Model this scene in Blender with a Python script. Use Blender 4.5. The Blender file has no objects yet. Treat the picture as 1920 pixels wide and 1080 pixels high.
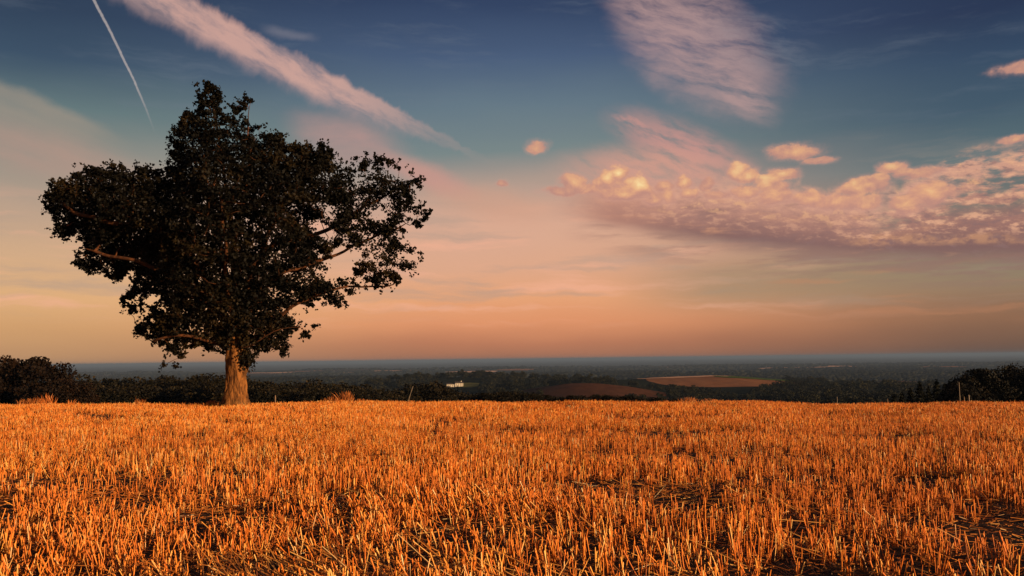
import bpy, bmesh, math, random
import numpy as np
from mathutils import Vector, Matrix, Quaternion

scene = bpy.context.scene
COL = scene.collection
F_PX = 1566.0                       # focal length in pixels of the 1920 wide photograph
PITCH, ROLL = math.radians(4.87), math.radians(0.70)
EYE = Vector((0.0, 0.0, 1.5))

# ------------------------------------------------------------------ camera
cF = Vector((0, math.cos(PITCH), math.sin(PITCH)))
u0 = Vector((0, -math.sin(PITCH), math.cos(PITCH)))
r0 = Vector((1, 0, 0))
cR = r0 * math.cos(ROLL) - u0 * math.sin(ROLL)
cU = u0 * math.cos(ROLL) + r0 * math.sin(ROLL)
cam_d = bpy.data.cameras.new('camera')
cam = bpy.data.objects.new('camera', cam_d)
COL.objects.link(cam)
cam.matrix_world = Matrix(((cR.x, cU.x, -cF.x, EYE.x), (cR.y, cU.y, -cF.y, EYE.y),
                           (cR.z, cU.z, -cF.z, EYE.z), (0, 0, 0, 1)))
cam_d.sensor_width = 36.0
cam_d.lens = 36.0 * F_PX / 1920.0
cam_d.clip_start = 0.05
cam_d.clip_end = 400000.0
scene.camera = cam

def ray(px, py):
    return cF + cR * ((px - 960) / F_PX) - cU * ((py - 540) / F_PX)

def at(px, py, Y):
    """world point seen at pixel px,py of the 1920 wide photo, Y metres ahead"""
    d = ray(px, py)
    return EYE + d * (Y / d.y)

def hor(px):
    return 673.4 - (px - 960) * math.tan(ROLL)

# ------------------------------------------------------------------ light
SUN_EL, SUN_AZ = math.radians(8.0), math.radians(180 - 55)     # azimuth clockwise from +Y: behind the camera, to the right
sun_dir = Vector((math.sin(SUN_AZ) * math.cos(SUN_EL), math.cos(SUN_AZ) * math.cos(SUN_EL), math.sin(SUN_EL)))
sun_d = bpy.data.lights.new('sun', 'SUN')
sun_d.energy = 5.0
sun_d.angle = math.radians(0.53)
sun_d.color = (1.0, 0.66, 0.35)
sun = bpy.data.objects.new('sun', sun_d)
COL.objects.link(sun)
sun.rotation_euler = sun_dir.to_track_quat('Z', 'Y').to_euler()
scene.view_settings.view_transform = 'Standard'
scene.view_settings.look = 'None'
scene.view_settings.exposure = 0.5
scene.view_settings.gamma = 1.0
scene.cycles.max_bounces = 6
scene.cycles.diffuse_bounces = 2
scene.cycles.transparent_max_bounces = 8
scene.cycles.volume_bounces = 0

def lin(r, g, b):
    f = lambda c: (c / 255 / 12.92) if c / 255 <= 0.04045 else ((c / 255 + 0.055) / 1.055) ** 2.4
    return (f(r), f(g), f(b), 1.0)

# ------------------------------------------------------------------ node helpers
class G:
    """a socket with arithmetic, so that node trees read like formulas"""
    nt = None
    def __init__(self, s): self.s = s
    @staticmethod
    def new(t, **kw):
        n = G.nt.nodes.new(t)
        for k, v in kw.items(): setattr(n, k, v)
        return n
    @staticmethod
    def put(sock, v):
        if isinstance(v, G): G.nt.links.new(v.s, sock)
        else: sock.default_value = v
    @staticmethod
    def math(op, *a, clamp=False):
        n = G.new('ShaderNodeMath', operation=op, use_clamp=clamp)
        for i, v in enumerate(a): G.put(n.inputs[i], v)
        return G(n.outputs[0])
    def __add__(a, b): return G.math('ADD', a, b)
    __radd__ = __add__
    def __sub__(a, b): return G.math('SUBTRACT', a, b)
    def __rsub__(a, b): return G.math('SUBTRACT', b, a)
    def __mul__(a, b): return G.math('MULTIPLY', a, b)
    __rmul__ = __mul__
    def __truediv__(a, b): return G.math('DIVIDE', a, b)
    def abs(a): return G.math('ABSOLUTE', a)
    def sqrt(a): return G.math('SQRT', a)
    def max(a, b): return G.math('MAXIMUM', a, b)
    def min(a, b): return G.math('MINIMUM', a, b)
    def pow(a, b): return G.math('POWER', a, b)

def sm(a, b, x):
    """smoothstep of x from a (0) to b (1); a may be larger than b"""
    n = G.new('ShaderNodeMapRange', interpolation_type='SMOOTHSTEP')
    if a <= b: lo, hi, t0, t1 = a, b, 0.0, 1.0
    else: lo, hi, t0, t1 = b, a, 1.0, 0.0
    G.put(n.inputs[0], x); n.inputs[1].default_value = lo; n.inputs[2].default_value = hi
    n.inputs[3].default_value = t0; n.inputs[4].default_value = t1
    return G(n.outputs[0])

def lerp_range(x, a, b, c, d):
    n = G.new('ShaderNodeMapRange')
    G.put(n.inputs[0], x)
    for i, v in enumerate((a, b, c, d)): n.inputs[i + 1].default_value = v
    return G(n.outputs[0])

def vec(x, y, z=0.0):
    n = G.new('ShaderNodeCombineXYZ')
    for i, v in enumerate((x, y, z)): G.put(n.inputs[i], v)
    return G(n.outputs[0])

def noise(v, scale=1.0, detail=4.0, rough=0.55, dist=0.0):
    n = G.new('ShaderNodeTexNoise')
    G.put(n.inputs['Vector'], v)
    n.inputs['Scale'].default_value = scale; n.inputs['Detail'].default_value = detail
    n.inputs['Roughness'].default_value = rough; n.inputs['Distortion'].default_value = dist
    return G(n.outputs[0])

def mixc(c1, c2, f):
    n = G.new('ShaderNodeMix', data_type='RGBA')
    G.put(n.inputs[0], f); G.put(n.inputs[6], c1); G.put(n.inputs[7], c2)
    return G(n.outputs[2])

def scalec(c, f):
    n = G.new('ShaderNodeVectorMath', operation='SCALE')
    G.put(n.inputs[0], c); G.put(n.inputs[3], f)
    return G(n.outputs[0])

def ramp(x, stops, interp='LINEAR'):
    n = G.new('ShaderNodeValToRGB')
    cr = n.color_ramp; cr.interpolation = interp
    while len(cr.elements) < len(stops): cr.elements.new(0.5)
    for e, (p, c) in zip(cr.elements, stops): e.position = p
    for e, (p, c) in zip(cr.elements, stops):
        e.color = c if isinstance(c, tuple) else (c, c, c, 1.0)
    G.put(n.inputs[0], x)
    return G(n.outputs[0])

# ------------------------------------------------------------------ sky
world = bpy.data.worlds.new('World')
scene.world = world
world.use_nodes = True
G.nt = world.node_tree
G.nt.nodes.clear()
w_out = G.new('ShaderNodeOutputWorld')
w_bg = G.new('ShaderNodeBackground')
G.nt.links.new(w_bg.outputs[0], w_out.inputs[0])
try:
    world.cycles.sampling_method = 'MANUAL'
    world.cycles.sample_map_resolution = 512
except Exception:
    pass

def AE(px, py):
    """azimuth and elevation of a viewing direction, in units of 1/1566 rad"""
    d = ray(px, py).normalized()
    return math.atan2(d.x, d.y) * F_PX, math.asin(d.z) * F_PX

def sky_nodes():
    tc = G.new('ShaderNodeTexCoord')
    sep = G.new('ShaderNodeSeparateXYZ')
    G.nt.links.new(tc.outputs['Generated'], sep.inputs[0])
    X, Y, Z = (G(o) for o in sep.outputs)
    A0 = G.math('ARCTAN2', X, Y) * F_PX
    E0 = G.math('ARCSINE', Z) * F_PX
    # the physical sky, under the colours of this evening's air
    sky = G.new('ShaderNodeTexSky', sky_type='NISHITA')
    sky.sun_disc = False
    sky.sun_elevation = SUN_EL
    sky.sun_rotation = SUN_AZ
    phys = scalec(G(sky.outputs[0]), 0.07)
    T = 900.0
    def column(px, rows):
        st = [(0.0, lin(70, 55, 50)), (0.018, lin(*rows[-1][1]))]
        for y, c in reversed(rows[:-1]):
            st.append((AE(px, y)[1] / T * 0.98 + 0.02, lin(*c)))
        st.append((1.0, lin(40, 53, 82)))
        return st
    nz = noise(vec(A0 * 0.0022, E0 * 0.008, 3.0), 1.0, 3, 0.5) - 0.5
    f = (E0 + nz * 50) / T * 0.98 + 0.02
    left = ramp(f, column(60, [(10, (44, 60, 84)), (100, (58, 78, 100)), (200, (100, 120, 122)), (290, (142, 142, 132)),
                               (380, (188, 160, 138)), (470, (214, 172, 134)), (560, (228, 176, 124)), (620, (212, 160, 110)), (672, (188, 142, 104))]))
    mid = ramp(f, column(960, [(10, (50, 66, 98)), (100, (74, 93, 123)), (200, (102, 121, 134)), (280, (122, 136, 136)),
                               (350, (180, 156, 142)), (420, (222, 172, 146)), (500, (226, 170, 138)), (560, (236, 166, 120)), (605, (228, 150, 106)),
                               (645, (192, 124, 92)), (670, (168, 112, 86))]))
    right = ramp(f, column(1850, [(10, (40, 53, 82)), (100, (52, 72, 98)), (200, (66, 88, 106)), (290, (94, 114, 118)),
                                  (400, (118, 112, 104)), (490, (136, 120, 102)), (545, (148, 116, 92)), (600, (144, 104, 80)), (655, (104, 80, 70))]))
    col = mixc(left, mid, sm(-880, -60, A0))
    col = mixc(col, right, sm(60, 900, A0))
    col = mixc(col, phys, 0.06)

    # ---- domain warp shared by the clouds
    wv = vec(A0 * 0.012, E0 * 0.016, 7.3)
    w1 = noise(wv, 1.0, 4, 0.6) - 0.5
    w2 = noise(vec(A0 * 0.012 + 19.0, E0 * 0.016 + 4.0, 1.3), 1.0, 4, 0.6) - 0.5
    A = A0 + w1 * 26
    E = E0 + w2 * 26

    def seg(p, q, AA=A, EE=E):
        (ax, ay), (bx, by) = AE(*p), AE(*q)
        L = math.hypot(bx - ax, by - ay); ux, uy = (bx - ax) / L, (by - ay) / L
        s = (AA - ax) * ux + (EE - ay) * uy
        d = (AA - ax) * uy * -1.0 + (EE - ay) * ux           # positive above a line that runs to the right
        return s / L, d
    def ell(c, rx, ry, tilt, AA=A, EE=E):
        cx, cy = AE(*c); t = math.radians(tilt)
        dx, dy = AA - cx, EE - cy
        u = (dx * math.cos(t) + dy * math.sin(t)) / rx
        v = (dy * math.cos(t) - dx * math.sin(t)) / ry
        return (u * u + v * v).sqrt()

    # ---- long horizontal streaks low in the sky
    st = noise(vec(A * 0.0035, E * 0.034, 2.0), 1.0, 4, 0.55)
    low = sm(0.50, 0.72, st) * sm(40, 110, E0) * sm(330, 200, E0) * sm(900, 200, A0)
    col = mixc(col, lin(242, 178, 148), low * 0.62)
    st2 = noise(vec(A * 0.003 + 9.0, E * 0.028, 5.0), 1.0, 4, 0.55)
    cool = sm(0.50, 0.70, st2) * sm(60, 130, E0) * sm(420, 240, E0)
    col = mixc(col, lin(172, 152, 138), cool * 0.5)
    # green-grey clear strip under the right-hand cloud bank
    t, d = seg((1180, 540), (1920, 500), A0, E0)
    col = mixc(col, lin(150, 134, 108), sm(60, 10, d.abs()) * sm(-0.1, 0.3, t) * 0.55)
    col = mixc(col, lin(196, 134, 98), sm(0.5, 0.7, noise(vec(A * 0.004, E * 0.05, 12.0), 1.0, 3, 0.5)) * sm(40, 80, E0) * sm(190, 120, E0) * sm(200, 600, A0) * 0.4)

    # ---- fine fibres over the upper blue
    fib = noise(vec(A * 0.004 + E * 0.002, E * 0.03, 15.0), 1.0, 6, 0.62)
    col = mixc(col, lin(112, 122, 136), sm(0.5, 0.8, fib) * sm(330, 450, E0) * 0.30)

    # ---- pale cirrus at the left
    t, d = seg((-10, 138), (245, 252))
    tex = noise(vec(A * 0.006, E * 0.03 + A * 0.008, 4.0), 1.0, 5, 0.6)
    m = sm(5, -16, d) * sm(-230, -30, d) * sm(1.15, 0.55, t)
    col = mixc(col, lin(158, 146, 132), m * (tex * 0.7 + 0.30))
    m = sm(1.0, 0.2, ell((90, 290), 260, 55, -10)) * (tex * 1.0 + 0.2)
    col = mixc(col, lin(186, 148, 134), m * 0.6)

    # ---- pink veil right of the tree top
    m = sm(1.0, 0.25, ell((655, 268), 150, 62, -16)) * (noise(vec(A * 0.01, E * 0.03, 8.0), 1.0, 4, 0.6) * 0.9 + 0.35)
    col = mixc(col, lin(190, 148, 140), m * 0.72)
    m = sm(1.0, 0.2, ell((800, 330), 130, 34, -22))
    col = mixc(col, lin(200, 150, 138), m * 0.8)
    m = sm(1.0, 0.2, ell((930, 385), 190, 48, -10)) * (tex * 0.9 + 0.3)
    col = mixc(col, lin(212, 158, 132), m * 0.55)

    # ---- broad old contrail
    Aw, Ew = A0 + w1 * 22, E0 + w2 * 22
    t, d = seg((285, -8), (905, 296), Aw, Ew)
    fibre = noise(vec(t * 7.0, d * 0.035 + t * 1.5, 31.0), 1.0, 6, 0.62)
    edge = noise(vec(t * 22.0, d * 0.012, 40.0), 1.0, 4, 0.6) - 0.5
    w = ramp(t, [(0.0, 31 / 60), (0.5, 29 / 60), (0.70, 24 / 60), (0.82, 14 / 60), (1.0, 6 / 60)]) * 60 + edge * 26
    dw = d / w
    m = sm(1.18, 0.66, dw) * sm(-1.45, -0.25, dw) * sm(1.08, 0.45, t) * sm(-0.6, 0.0, t)
    trail = mixc(lin(168, 144, 144), lin(216, 170, 156), sm(0.30, 0.62, fibre) * sm(-1.3, -0.2, dw))
    col = mixc(col, trail, m * sm(-0.05, 0.56, fibre) * 0.82)
    # wisp thrown off to its upper right
    t2, d2 = seg((480, 50), (610, 75))
    col = mixc(col, lin(130, 128, 140), sm(14, 0, d2.abs()) * sm(0, 0.3, t2) * sm(1.0, 0.6, t2) * 0.45)

    # ---- young thin contrail
    t, d = seg((174, -4), (294, 256), A0 + w1 * 4, E0 + w2 * 4)
    d = d - (t * (1.0 - t)) * 20
    bead = noise(vec(t * 40.0, d * 0.1, 3.0), 1.0, 3, 0.6)
    w = lerp_range(t, 0.0, 1.0, 2.6, 1.5) + (bead - 0.5) * 1.6
    m = sm(1.25, 0.45, d.abs() / w) * sm(1.02, 0.55, t) * sm(-0.8, -0.2, t)
    col = mixc(col, lin(178, 168, 166), m * (bead * 0.5 + 0.45))

    # ---- torn cirrus, upper right
    cf = noise(vec(A * 0.012 + E * 0.006, E * 0.045 + A * 0.012, 21.0), 1.0, 6, 0.62)
    m = (sm(1.05, 0.35, ell((1300, 75), 225, 118, -42, A0 + w1 * 70, E0 + w2 * 60))).max(sm(1.0, 0.3, ell((1385, 170), 110, 52, -40))).max(sm(1.0, 0.3, ell((1230, 10), 130, 50, -12)))
    col = mixc(col, lin(186, 152, 148), m * sm(0.16, 0.66, cf) * 0.80)
    m2 = sm(1.0, 0.2, ell((1420, 80), 140, 70, -20)) * sm(0.4, 0.7, cf)
    col = mixc(col, lin(120, 124, 136), m2 * 0.5)
    m = sm(1.0, 0.2, ell((1270, 272), 175, 58, -24)).max(sm(1.0, 0.35, ell((1190, 232), 62, 15, -22)) * 1.0)
    cf2 = noise(vec(A * 0.02 + E * 0.01, E * 0.05 + A * 0.018, 27.0), 1.0, 6, 0.6)
    col = mixc(col, lin(196, 146, 138), m * sm(0.22, 0.6, cf2) * 0.9)
    m = sm(1.0, 0.2, ell((1225, 325), 230, 66, -6)) * sm(0.12, 0.62, cf2)
    col = mixc(col, lin(212, 156, 138), m * 0.85)

    # ---- the bank of cloud at the right
    lo_n = noise(vec(A0 * 0.007, E0 * 0.02, 51.0), 1.0, 5, 0.6) - 0.5
    bil = noise(vec(A0 * 0.022, E0 * 0.028, 60.0), 1.0, 6, 0.58, 0.3)
    bil_up = noise(vec(A0 * 0.022 + 0.10, E0 * 0.028 + 0.22, 60.0), 1.0, 6, 0.58, 0.3)
    emb = (bil - bil_up) * 3.2
    span = (1000.0, 1960.0)
    def edge_of(pts):
        st = []
        a0, a1 = AE(1000, 400)[0], AE(1960, 400)[0]
        for x, y in pts:
            a, e = AE(x, y); st.append(((a - a0) / (a1 - a0), e / 600.0))
        return ramp((A0 - a0) / (a1 - a0), st) * 600.0
    top = edge_of([(1000, 372), (1080, 352), (1150, 345), (1250, 362), (1360, 352), (1450, 362), (1550, 372), (1640, 385), (1720, 340), (1800, 305), (1960, 285)])
    bot = edge_of([(1000, 394), (1100, 414), (1200, 434), (1330, 455), (1500, 473), (1700, 482), (1960, 490)])
    topw = top + (bil - 0.5) * 70
    botw = bot + lo_n * 20
    v = (E0 - botw) / (topw - botw)
    band = sm(-26, 6, topw - E0) * sm(-20, 20, E0 - botw) * sm(AE(1010, 400)[0], AE(1160, 400)[0], A0)
    holes = sm(0.38, 0.56, noise(vec(A0 * 0.016, E0 * 0.045, 70.0), 1.0, 5, 0.6)).max(sm(0.62, 0.40, v)).max(sm(AE(1720, 300)[0], AE(1600, 300)[0], A0))
    body = ramp(v, [(0.0, lin(134, 102, 98)), (0.15, lin(130, 97, 95)), (0.35, lin(154, 112, 104)), (0.62, lin(186, 136, 120)), (1.0, lin(216, 162, 138))])
    strk = noise(vec(A0 * 0.010, E0 * 0.055, 80.0), 1.0, 6, 0.62)
    body = mixc(body, lin(210, 150, 116), sm(0.52, 0.78, strk) * 0.75)
    body = mixc(body, lin(132, 100, 98), sm(0.48, 0.26, strk) * 0.6)
    body = mixc(body, lin(236, 178, 132), sm(0.12, 0.5, emb) * sm(0.25, 0.8, v) * 0.7)
    cau0 = noise(vec(A0 * 0.045, E0 * 0.06, 66.0), 1.0, 4, 0.6)
    mott = noise(vec(A0 * 0.038, E0 * 0.085 + A0 * 0.008, 84.0), 1.0, 5, 0.62)
    rgt = sm(AE(1480, 400)[0], AE(1720, 400)[0], A0)
    body = mixc(body, lin(232, 174, 140), sm(0.48, 0.66, mott) * (rgt * 0.5 + 0.4) * sm(0.12, 0.4, v))
    body = mixc(body, lin(140, 108, 106), sm(0.48, 0.34, mott) * (rgt * 0.4 + 0.3))
    t, d = seg((1590, 446), (1905, 448))
    body = mixc(body, lin(206, 150, 112), sm(13, 2, d.abs()) * sm(-0.1, 0.15, t) * sm(1.08, 0.9, t) * sm(0.35, 0.6, cau0) * 0.6)
    body = mixc(body, lin(196, 140, 120), sm(AE(1340, 400)[0], AE(1100, 400)[0], A0) * 0.65)
    col = mixc(col, body, band * holes * 0.93)
    # thin shadowed veil trailing under the bank
    veil = noise(vec(A0 * 0.006, E0 * 0.05, 90.0), 1.0, 5, 0.6)
    m = sm(-70, -8, E0 - bot) * sm(20, 0, E0 - bot) * sm(AE(1020, 400)[0], AE(1200, 400)[0], A0) * sm(0.42, 0.62, veil)
    col = mixc(col, lin(146, 112, 104), m * 0.6)

    # ---- cumulus heads over the bank
    heads = [(1007, 275, 24, 13, .45), (1076, 342, 30, 20, .42), (1100, 352, 30, 12, .3), (1050, 358, 40, 12, .25), (1140, 334, 24, 18, .9), (1160, 326, 22, 20, 1.0), (1182, 340, 18, 14, .7), (1198, 346, 26, 26, 1.0), (1122, 340, 18, 12, .5), (1170, 362, 60, 16, .5),
             (1246, 350, 22, 10, .4), (1284, 344, 16, 18, .7), (1292, 362, 22, 12, .5), (1254, 370, 18, 16, .7), (1228, 376, 26, 9, .35), (1325, 348, 20, 15, .35), (1345, 366, 30, 10, .4),
             (1382, 322, 24, 17, .9), (1404, 332, 26, 16, .75), (1436, 344, 30, 20, .85), (1462, 356, 26, 14, .5), (1400, 360, 36, 16, .55), (1466, 326, 36, 12, .5), (1452, 362, 40, 22, .45), (1492, 284, 48, 16, .50), (1535, 300, 30, 7, .3),
             (1520, 372, 32, 20, .55), (1570, 380, 44, 18, .5), (1618, 350, 50, 19, .55), (1648, 337, 20, 11, .5), (1630, 380, 34, 18, .5), (1672, 314, 26, 11, .55), (1722, 324, 46, 12, .4),
             (1742, 362, 44, 24, .5), (1700, 380, 40, 18, .45), (1900, 262, 26, 8, .35), (1912, 128, 44, 11, .3),
             (940, 345, 14, 8, .2)]
    An, En = A0 + w1 * 14, E0 + w2 * 14
    cau = noise(vec(A0 * 0.060, E0 * 0.075, 64.0), 1.0, 5, 0.6, 0.2)
    cau_up = noise(vec(A0 * 0.060 + 0.16, E0 * 0.075 - 0.30, 64.0), 1.0, 5, 0.6, 0.2)
    emb2 = (cau - cau_up) * 2.2
    field, glow = None, None
    for (x, y, rx, ry, b) in heads:
        cx, cy = AE(x, y)
        du, dv = (An - cx) * (1 / (rx * 0.92)), (En - cy) * (1 / (ry * 0.98))
        q = 1.0 - (du * du + dv * dv).sqrt()
        field = q if field is None else field.max(q)
        g = (q + dv * 0.42).max(0.0) * b
        glow = g if glow is None else glow.max(g)
    fld = field + (bil - 0.5) * 1.8 + (cau - 0.5) * 0.55
    halo = sm(-0.6, 0.3, fld)
    col = mixc(col, lin(206, 154, 138), halo * halo * 0.42)
    m = sm(0.0, 0.34, fld)
    lit = glow * 0.95 + emb * 0.36 + emb2 * 0.10 + (bil - 0.5) * 0.3
    hc = ramp(lit, [(0.0, lin(190, 140, 126)), (0.20, lin(208, 152, 128)), (0.45, lin(230, 172, 130)), (0.78, lin(246, 202, 144)), (1.0, lin(254, 224, 162))])
    col = mixc(col, hc, m * 0.86)
    # below the horizon
    col = mixc(col, lin(48, 42, 40), sm(0, -30, E0))
    G.put(w_bg.inputs[0], col)
    w_bg.inputs[1].default_value = 0.71
sky_nodes()

# ------------------------------------------------------------------ general helpers
rng = np.random.default_rng(11)
random.seed(5)

def mesh_np(name, V, Fq, mat=None, attrs=None, parent=None, smooth=False, mats=None, midx=None):
    """one mesh object from numpy arrays; Fq is (n,3) or (n,4), attrs are per-vertex floats"""
    V = np.ascontiguousarray(V, dtype=np.float32).reshape(-1, 3)
    me = bpy.data.meshes.new(name)
    k = Fq.shape[1]; n = len(Fq)
    me.vertices.add(len(V)); me.vertices.foreach_set('co', V.ravel())
    me.loops.add(n * k); me.loops.foreach_set('vertex_index', np.ascontiguousarray(Fq, dtype=np.int32).ravel())
    me.polygons.add(n); me.polygons.foreach_set('loop_start', np.arange(0, n * k, k, dtype=np.int32))
    me.update(calc_edges=True)
    if smooth: me.polygons.foreach_set('use_smooth', np.ones(n, dtype=bool))
    for a, vals in (attrs or {}).items():
        at_ = me.attributes.new(a, 'FLOAT', 'POINT')
        at_.data.foreach_set('value', np.ascontiguousarray(vals, dtype=np.float32))
    if mat is not None: me.materials.append(mat)
    me.update()
    o = bpy.data.objects.new(name, me)
    COL.objects.link(o)
    if parent is not None: o.parent = parent
    return o

def mesh_bm(name, bm, mat, parent=None, smooth=False):
    me = bpy.data.meshes.new(name)
    bmesh.ops.recalc_face_normals(bm, faces=bm.faces[:])
    bm.to_mesh(me); bm.free()
    if smooth:
        for p in me.polygons: p.use_smooth = True
    me.materials.append(mat)
    o = bpy.data.objects.new(name, me)
    COL.objects.link(o)
    if parent is not None: o.parent = parent
    return o

def tag(o, label=None, cat=None, group=None, kind=None):
    if label: o['label'] = label
    if cat: o['category'] = cat
    if group: o['group'] = group
    if kind: o['kind'] = kind
    return o

def thing(name, loc, label, cat, group=None, rz=0.0):
    o = bpy.data.objects.new(name, None)
    COL.objects.link(o)
    o.location = loc; o.rotation_euler = (0, 0, rz)
    o.empty_display_size = 0.3
    return tag(o, label, cat, group)

def hash2(i, j, seed):
    h = (i.astype(np.int64) * 374761393 + j.astype(np.int64) * 668265263 + seed * 1442695041) & 0xFFFFFFFF
    h = ((h ^ (h >> 13)) * 1274126177) & 0xFFFFFFFF
    return ((h ^ (h >> 16)) & 0xFFFFFF) / float(0xFFFFFF)

def vnoise(x, y, seed=0):
    x = np.asarray(x, dtype=float); y = np.asarray(y, dtype=float)
    i, j = np.floor(x), np.floor(y)
    fx, fy = x - i, y - j
    fx = fx * fx * (3 - 2 * fx); fy = fy * fy * (3 - 2 * fy)
    a, b = hash2(i, j, seed), hash2(i + 1, j, seed)
    c, d = hash2(i, j + 1, seed), hash2(i + 1, j + 1, seed)
    return (a * (1 - fx) + b * fx) * (1 - fy) + (c * (1 - fx) + d * fx) * fy

def fbm(x, y, seed=0, oct=4):
    s, a, t = 0.0, 0.5, 0.0
    for k in range(oct):
        s = s + a * vnoise(np.asarray(x) * 2 ** k, np.asarray(y) * 2 ** k, seed + k * 17); t += a; a *= 0.5
    return s / t

# ------------------------------------------------------------------ materials
def new_mat(name):
    m = bpy.data.materials.new(name); m.use_nodes = True
    nt = m.node_tree; nt.nodes.clear(); G.nt = nt
    out = G.new('ShaderNodeOutputMaterial'); b = G.new('ShaderNodeBsdfPrincipled')
    nt.links.new(b.outputs[0], out.inputs[0])
    b.inputs['Roughness'].default_value = 0.8
    b.inputs['Specular IOR Level'].default_value = 0.2
    return m, b

def obj_coord(kind='Object'):
    return G(G.new('ShaderNodeTexCoord').outputs[kind])

def geo_pos():
    return G(G.new('ShaderNodeNewGeometry').outputs['Position'])

def attr(name):
    n = G.new('ShaderNodeAttribute', attribute_name=name)
    return G(n.outputs['Fac'])

def scaled(v, sx, sy, sz):
    n = G.new('ShaderNodeVectorMath', operation='MULTIPLY')
    G.put(n.inputs[0], v); n.inputs[1].default_value = (sx, sy, sz)
    return G(n.outputs[0])

def bump(b, h, strength, dist):
    n = G.new('ShaderNodeBump')
    n.inputs['Strength'].default_value = strength; n.inputs['Distance'].default_value = dist
    G.put(n.inputs['Height'], h)
    G.nt.links.new(n.outputs[0], b.inputs['Normal'])

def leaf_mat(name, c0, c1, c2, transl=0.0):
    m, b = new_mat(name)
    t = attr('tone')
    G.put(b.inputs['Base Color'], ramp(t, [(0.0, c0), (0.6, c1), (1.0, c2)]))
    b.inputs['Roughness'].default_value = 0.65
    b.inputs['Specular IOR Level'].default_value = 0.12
    return m

def c4(r, g, b): return (r, g, b, 1.0)

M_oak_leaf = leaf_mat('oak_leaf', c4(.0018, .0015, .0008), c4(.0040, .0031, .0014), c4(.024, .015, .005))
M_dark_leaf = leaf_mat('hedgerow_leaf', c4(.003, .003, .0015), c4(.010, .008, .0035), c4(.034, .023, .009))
M_black_leaf = leaf_mat('near_black_leaf', c4(.002, .002, .001), c4(.006, .005, .0025), c4(.020, .013, .006))  # darkest leaf colours, for the near-black trees and shrubs
M_brown_leaf = leaf_mat('brown_leaf', c4(.005, .003, .0015), c4(.012, .006, .003), c4(.026, .012, .005))
M_conifer = leaf_mat('conifer_needle', c4(.004, .005, .003), c4(.008, .009, .005), c4(.014, .014, .007))
M_far_leaf = leaf_mat('far_leaf', c4(.006, .007, .0035), c4(.016, .016, .007), c4(.048, .042, .015))

def make_bark():
    m, b = new_mat('oak_bark')
    p = obj_coord()
    n1 = noise(scaled(p, 9, 9, 1.6), 1.0, 6, 0.65, 0.6)
    n2 = noise(scaled(p, 30, 30, 7), 1.0, 4, 0.6)
    n3 = noise(p, 1.3, 3, 0.5)
    col = ramp(n1, [(0.30, c4(.016, .006, .003)), (0.45, c4(.10, .038, .010)), (0.60, c4(.28, .108, .026)), (0.8, c4(.40, .170, .045))])
    col = mixc(col, c4(.14, .10, .05), sm(0.55, 0.72, n3) * 0.5)
    G.put(b.inputs['Base Color'], col)
    b.inputs['Roughness'].default_value = 0.9
    bump(b, n1 * 1.0 + n2 * 0.35, 1.0, 0.09)
    return m
M_bark = make_bark()

def make_limb_bark():
    m, b = new_mat('limb_bark')
    p = obj_coord()
    n1 = noise(scaled(p, 5, 5, 5), 1.0, 5, 0.6)
    G.put(b.inputs['Base Color'], ramp(n1, [(0.3, c4(.025, .009, .004)), (0.55, c4(.085, .030, .011)), (0.75, c4(.16, .055, .018))]))
    b.inputs['Roughness'].default_value = 0.9
    bump(b, n1, 0.8, 0.04)
    return m
M_limb = make_limb_bark()

def make_twigbark():
    m, b = new_mat('dark_trunk_bark')
    p = obj_coord()
    G.put(b.inputs['Base Color'], ramp(noise(p, 4.0, 4, 0.6), [(0.3, c4(.012, .009, .006)), (0.7, c4(.04, .026, .014))]))
    return m
M_darkbark = make_twigbark()

def make_soil():
    m, b = new_mat('field_soil')
    p = geo_pos()
    n1 = noise(p, 2.2, 6, 0.65)
    n2 = noise(p, 24.0, 5, 0.65)
    n3 = noise(scaled(p, 1, 1, 1), 120.0, 3, 0.6)
    col = ramp(n2, [(0.3, c4(.016, .008, .004)), (0.52, c4(.040, .018, .008)), (0.75, c4(.085, .036, .014))])
    col = mixc(col, c4(.20, .075, .020), sm(0.50, 0.68, n1) * sm(0.40, 0.62, n3) * 0.8)
    G.put(b.inputs['Base Color'], col)
    bump(b, n2 + n3 * 0.4, 1.0, 0.05)
    return m
M_soil = make_soil()

def make_straw(name, stops):
    m, b = new_mat(name)
    t = attr('tone')
    p = geo_pos()
    patch = noise(scaled(p, .35, .35, 0.0), 1.0, 3, 0.5)
    col = ramp(t, stops)
    col = mixc(col, c4(.62, .165, .026), sm(0.42, 0.66, patch) * 0.5)
    G.put(b.inputs['Base Color'], col)
    b.inputs['Roughness'].default_value = 0.5
    b.inputs['Specular IOR Level'].default_value = 0.2
    return m
M_straw = make_straw('straw', [(0.0, c4(.10, .026, .006)), (0.25, c4(.36, .088, .013)), (0.55, c4(.72, .185, .022)), (0.80, c4(.86, .32, .052)), (0.92, c4(.90, .46, .10)), (0.97, c4(.86, .54, .22)), (1.0, c4(.92, .76, .46))])
M_litter = make_straw('fallen_straw', [(0.0, c4(.12, .035, .009)), (0.4, c4(.34, .105, .020)), (0.75, c4(.66, .25, .05)), (0.95, c4(.80, .44, .12)), (1.0, c4(.90, .72, .42))])
M_grass = make_straw('dry_grass', [(0.0, c4(.18, .052, .014)), (0.5, c4(.36, .105, .024)), (1.0, c4(.50, .18, .045))])

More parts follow.
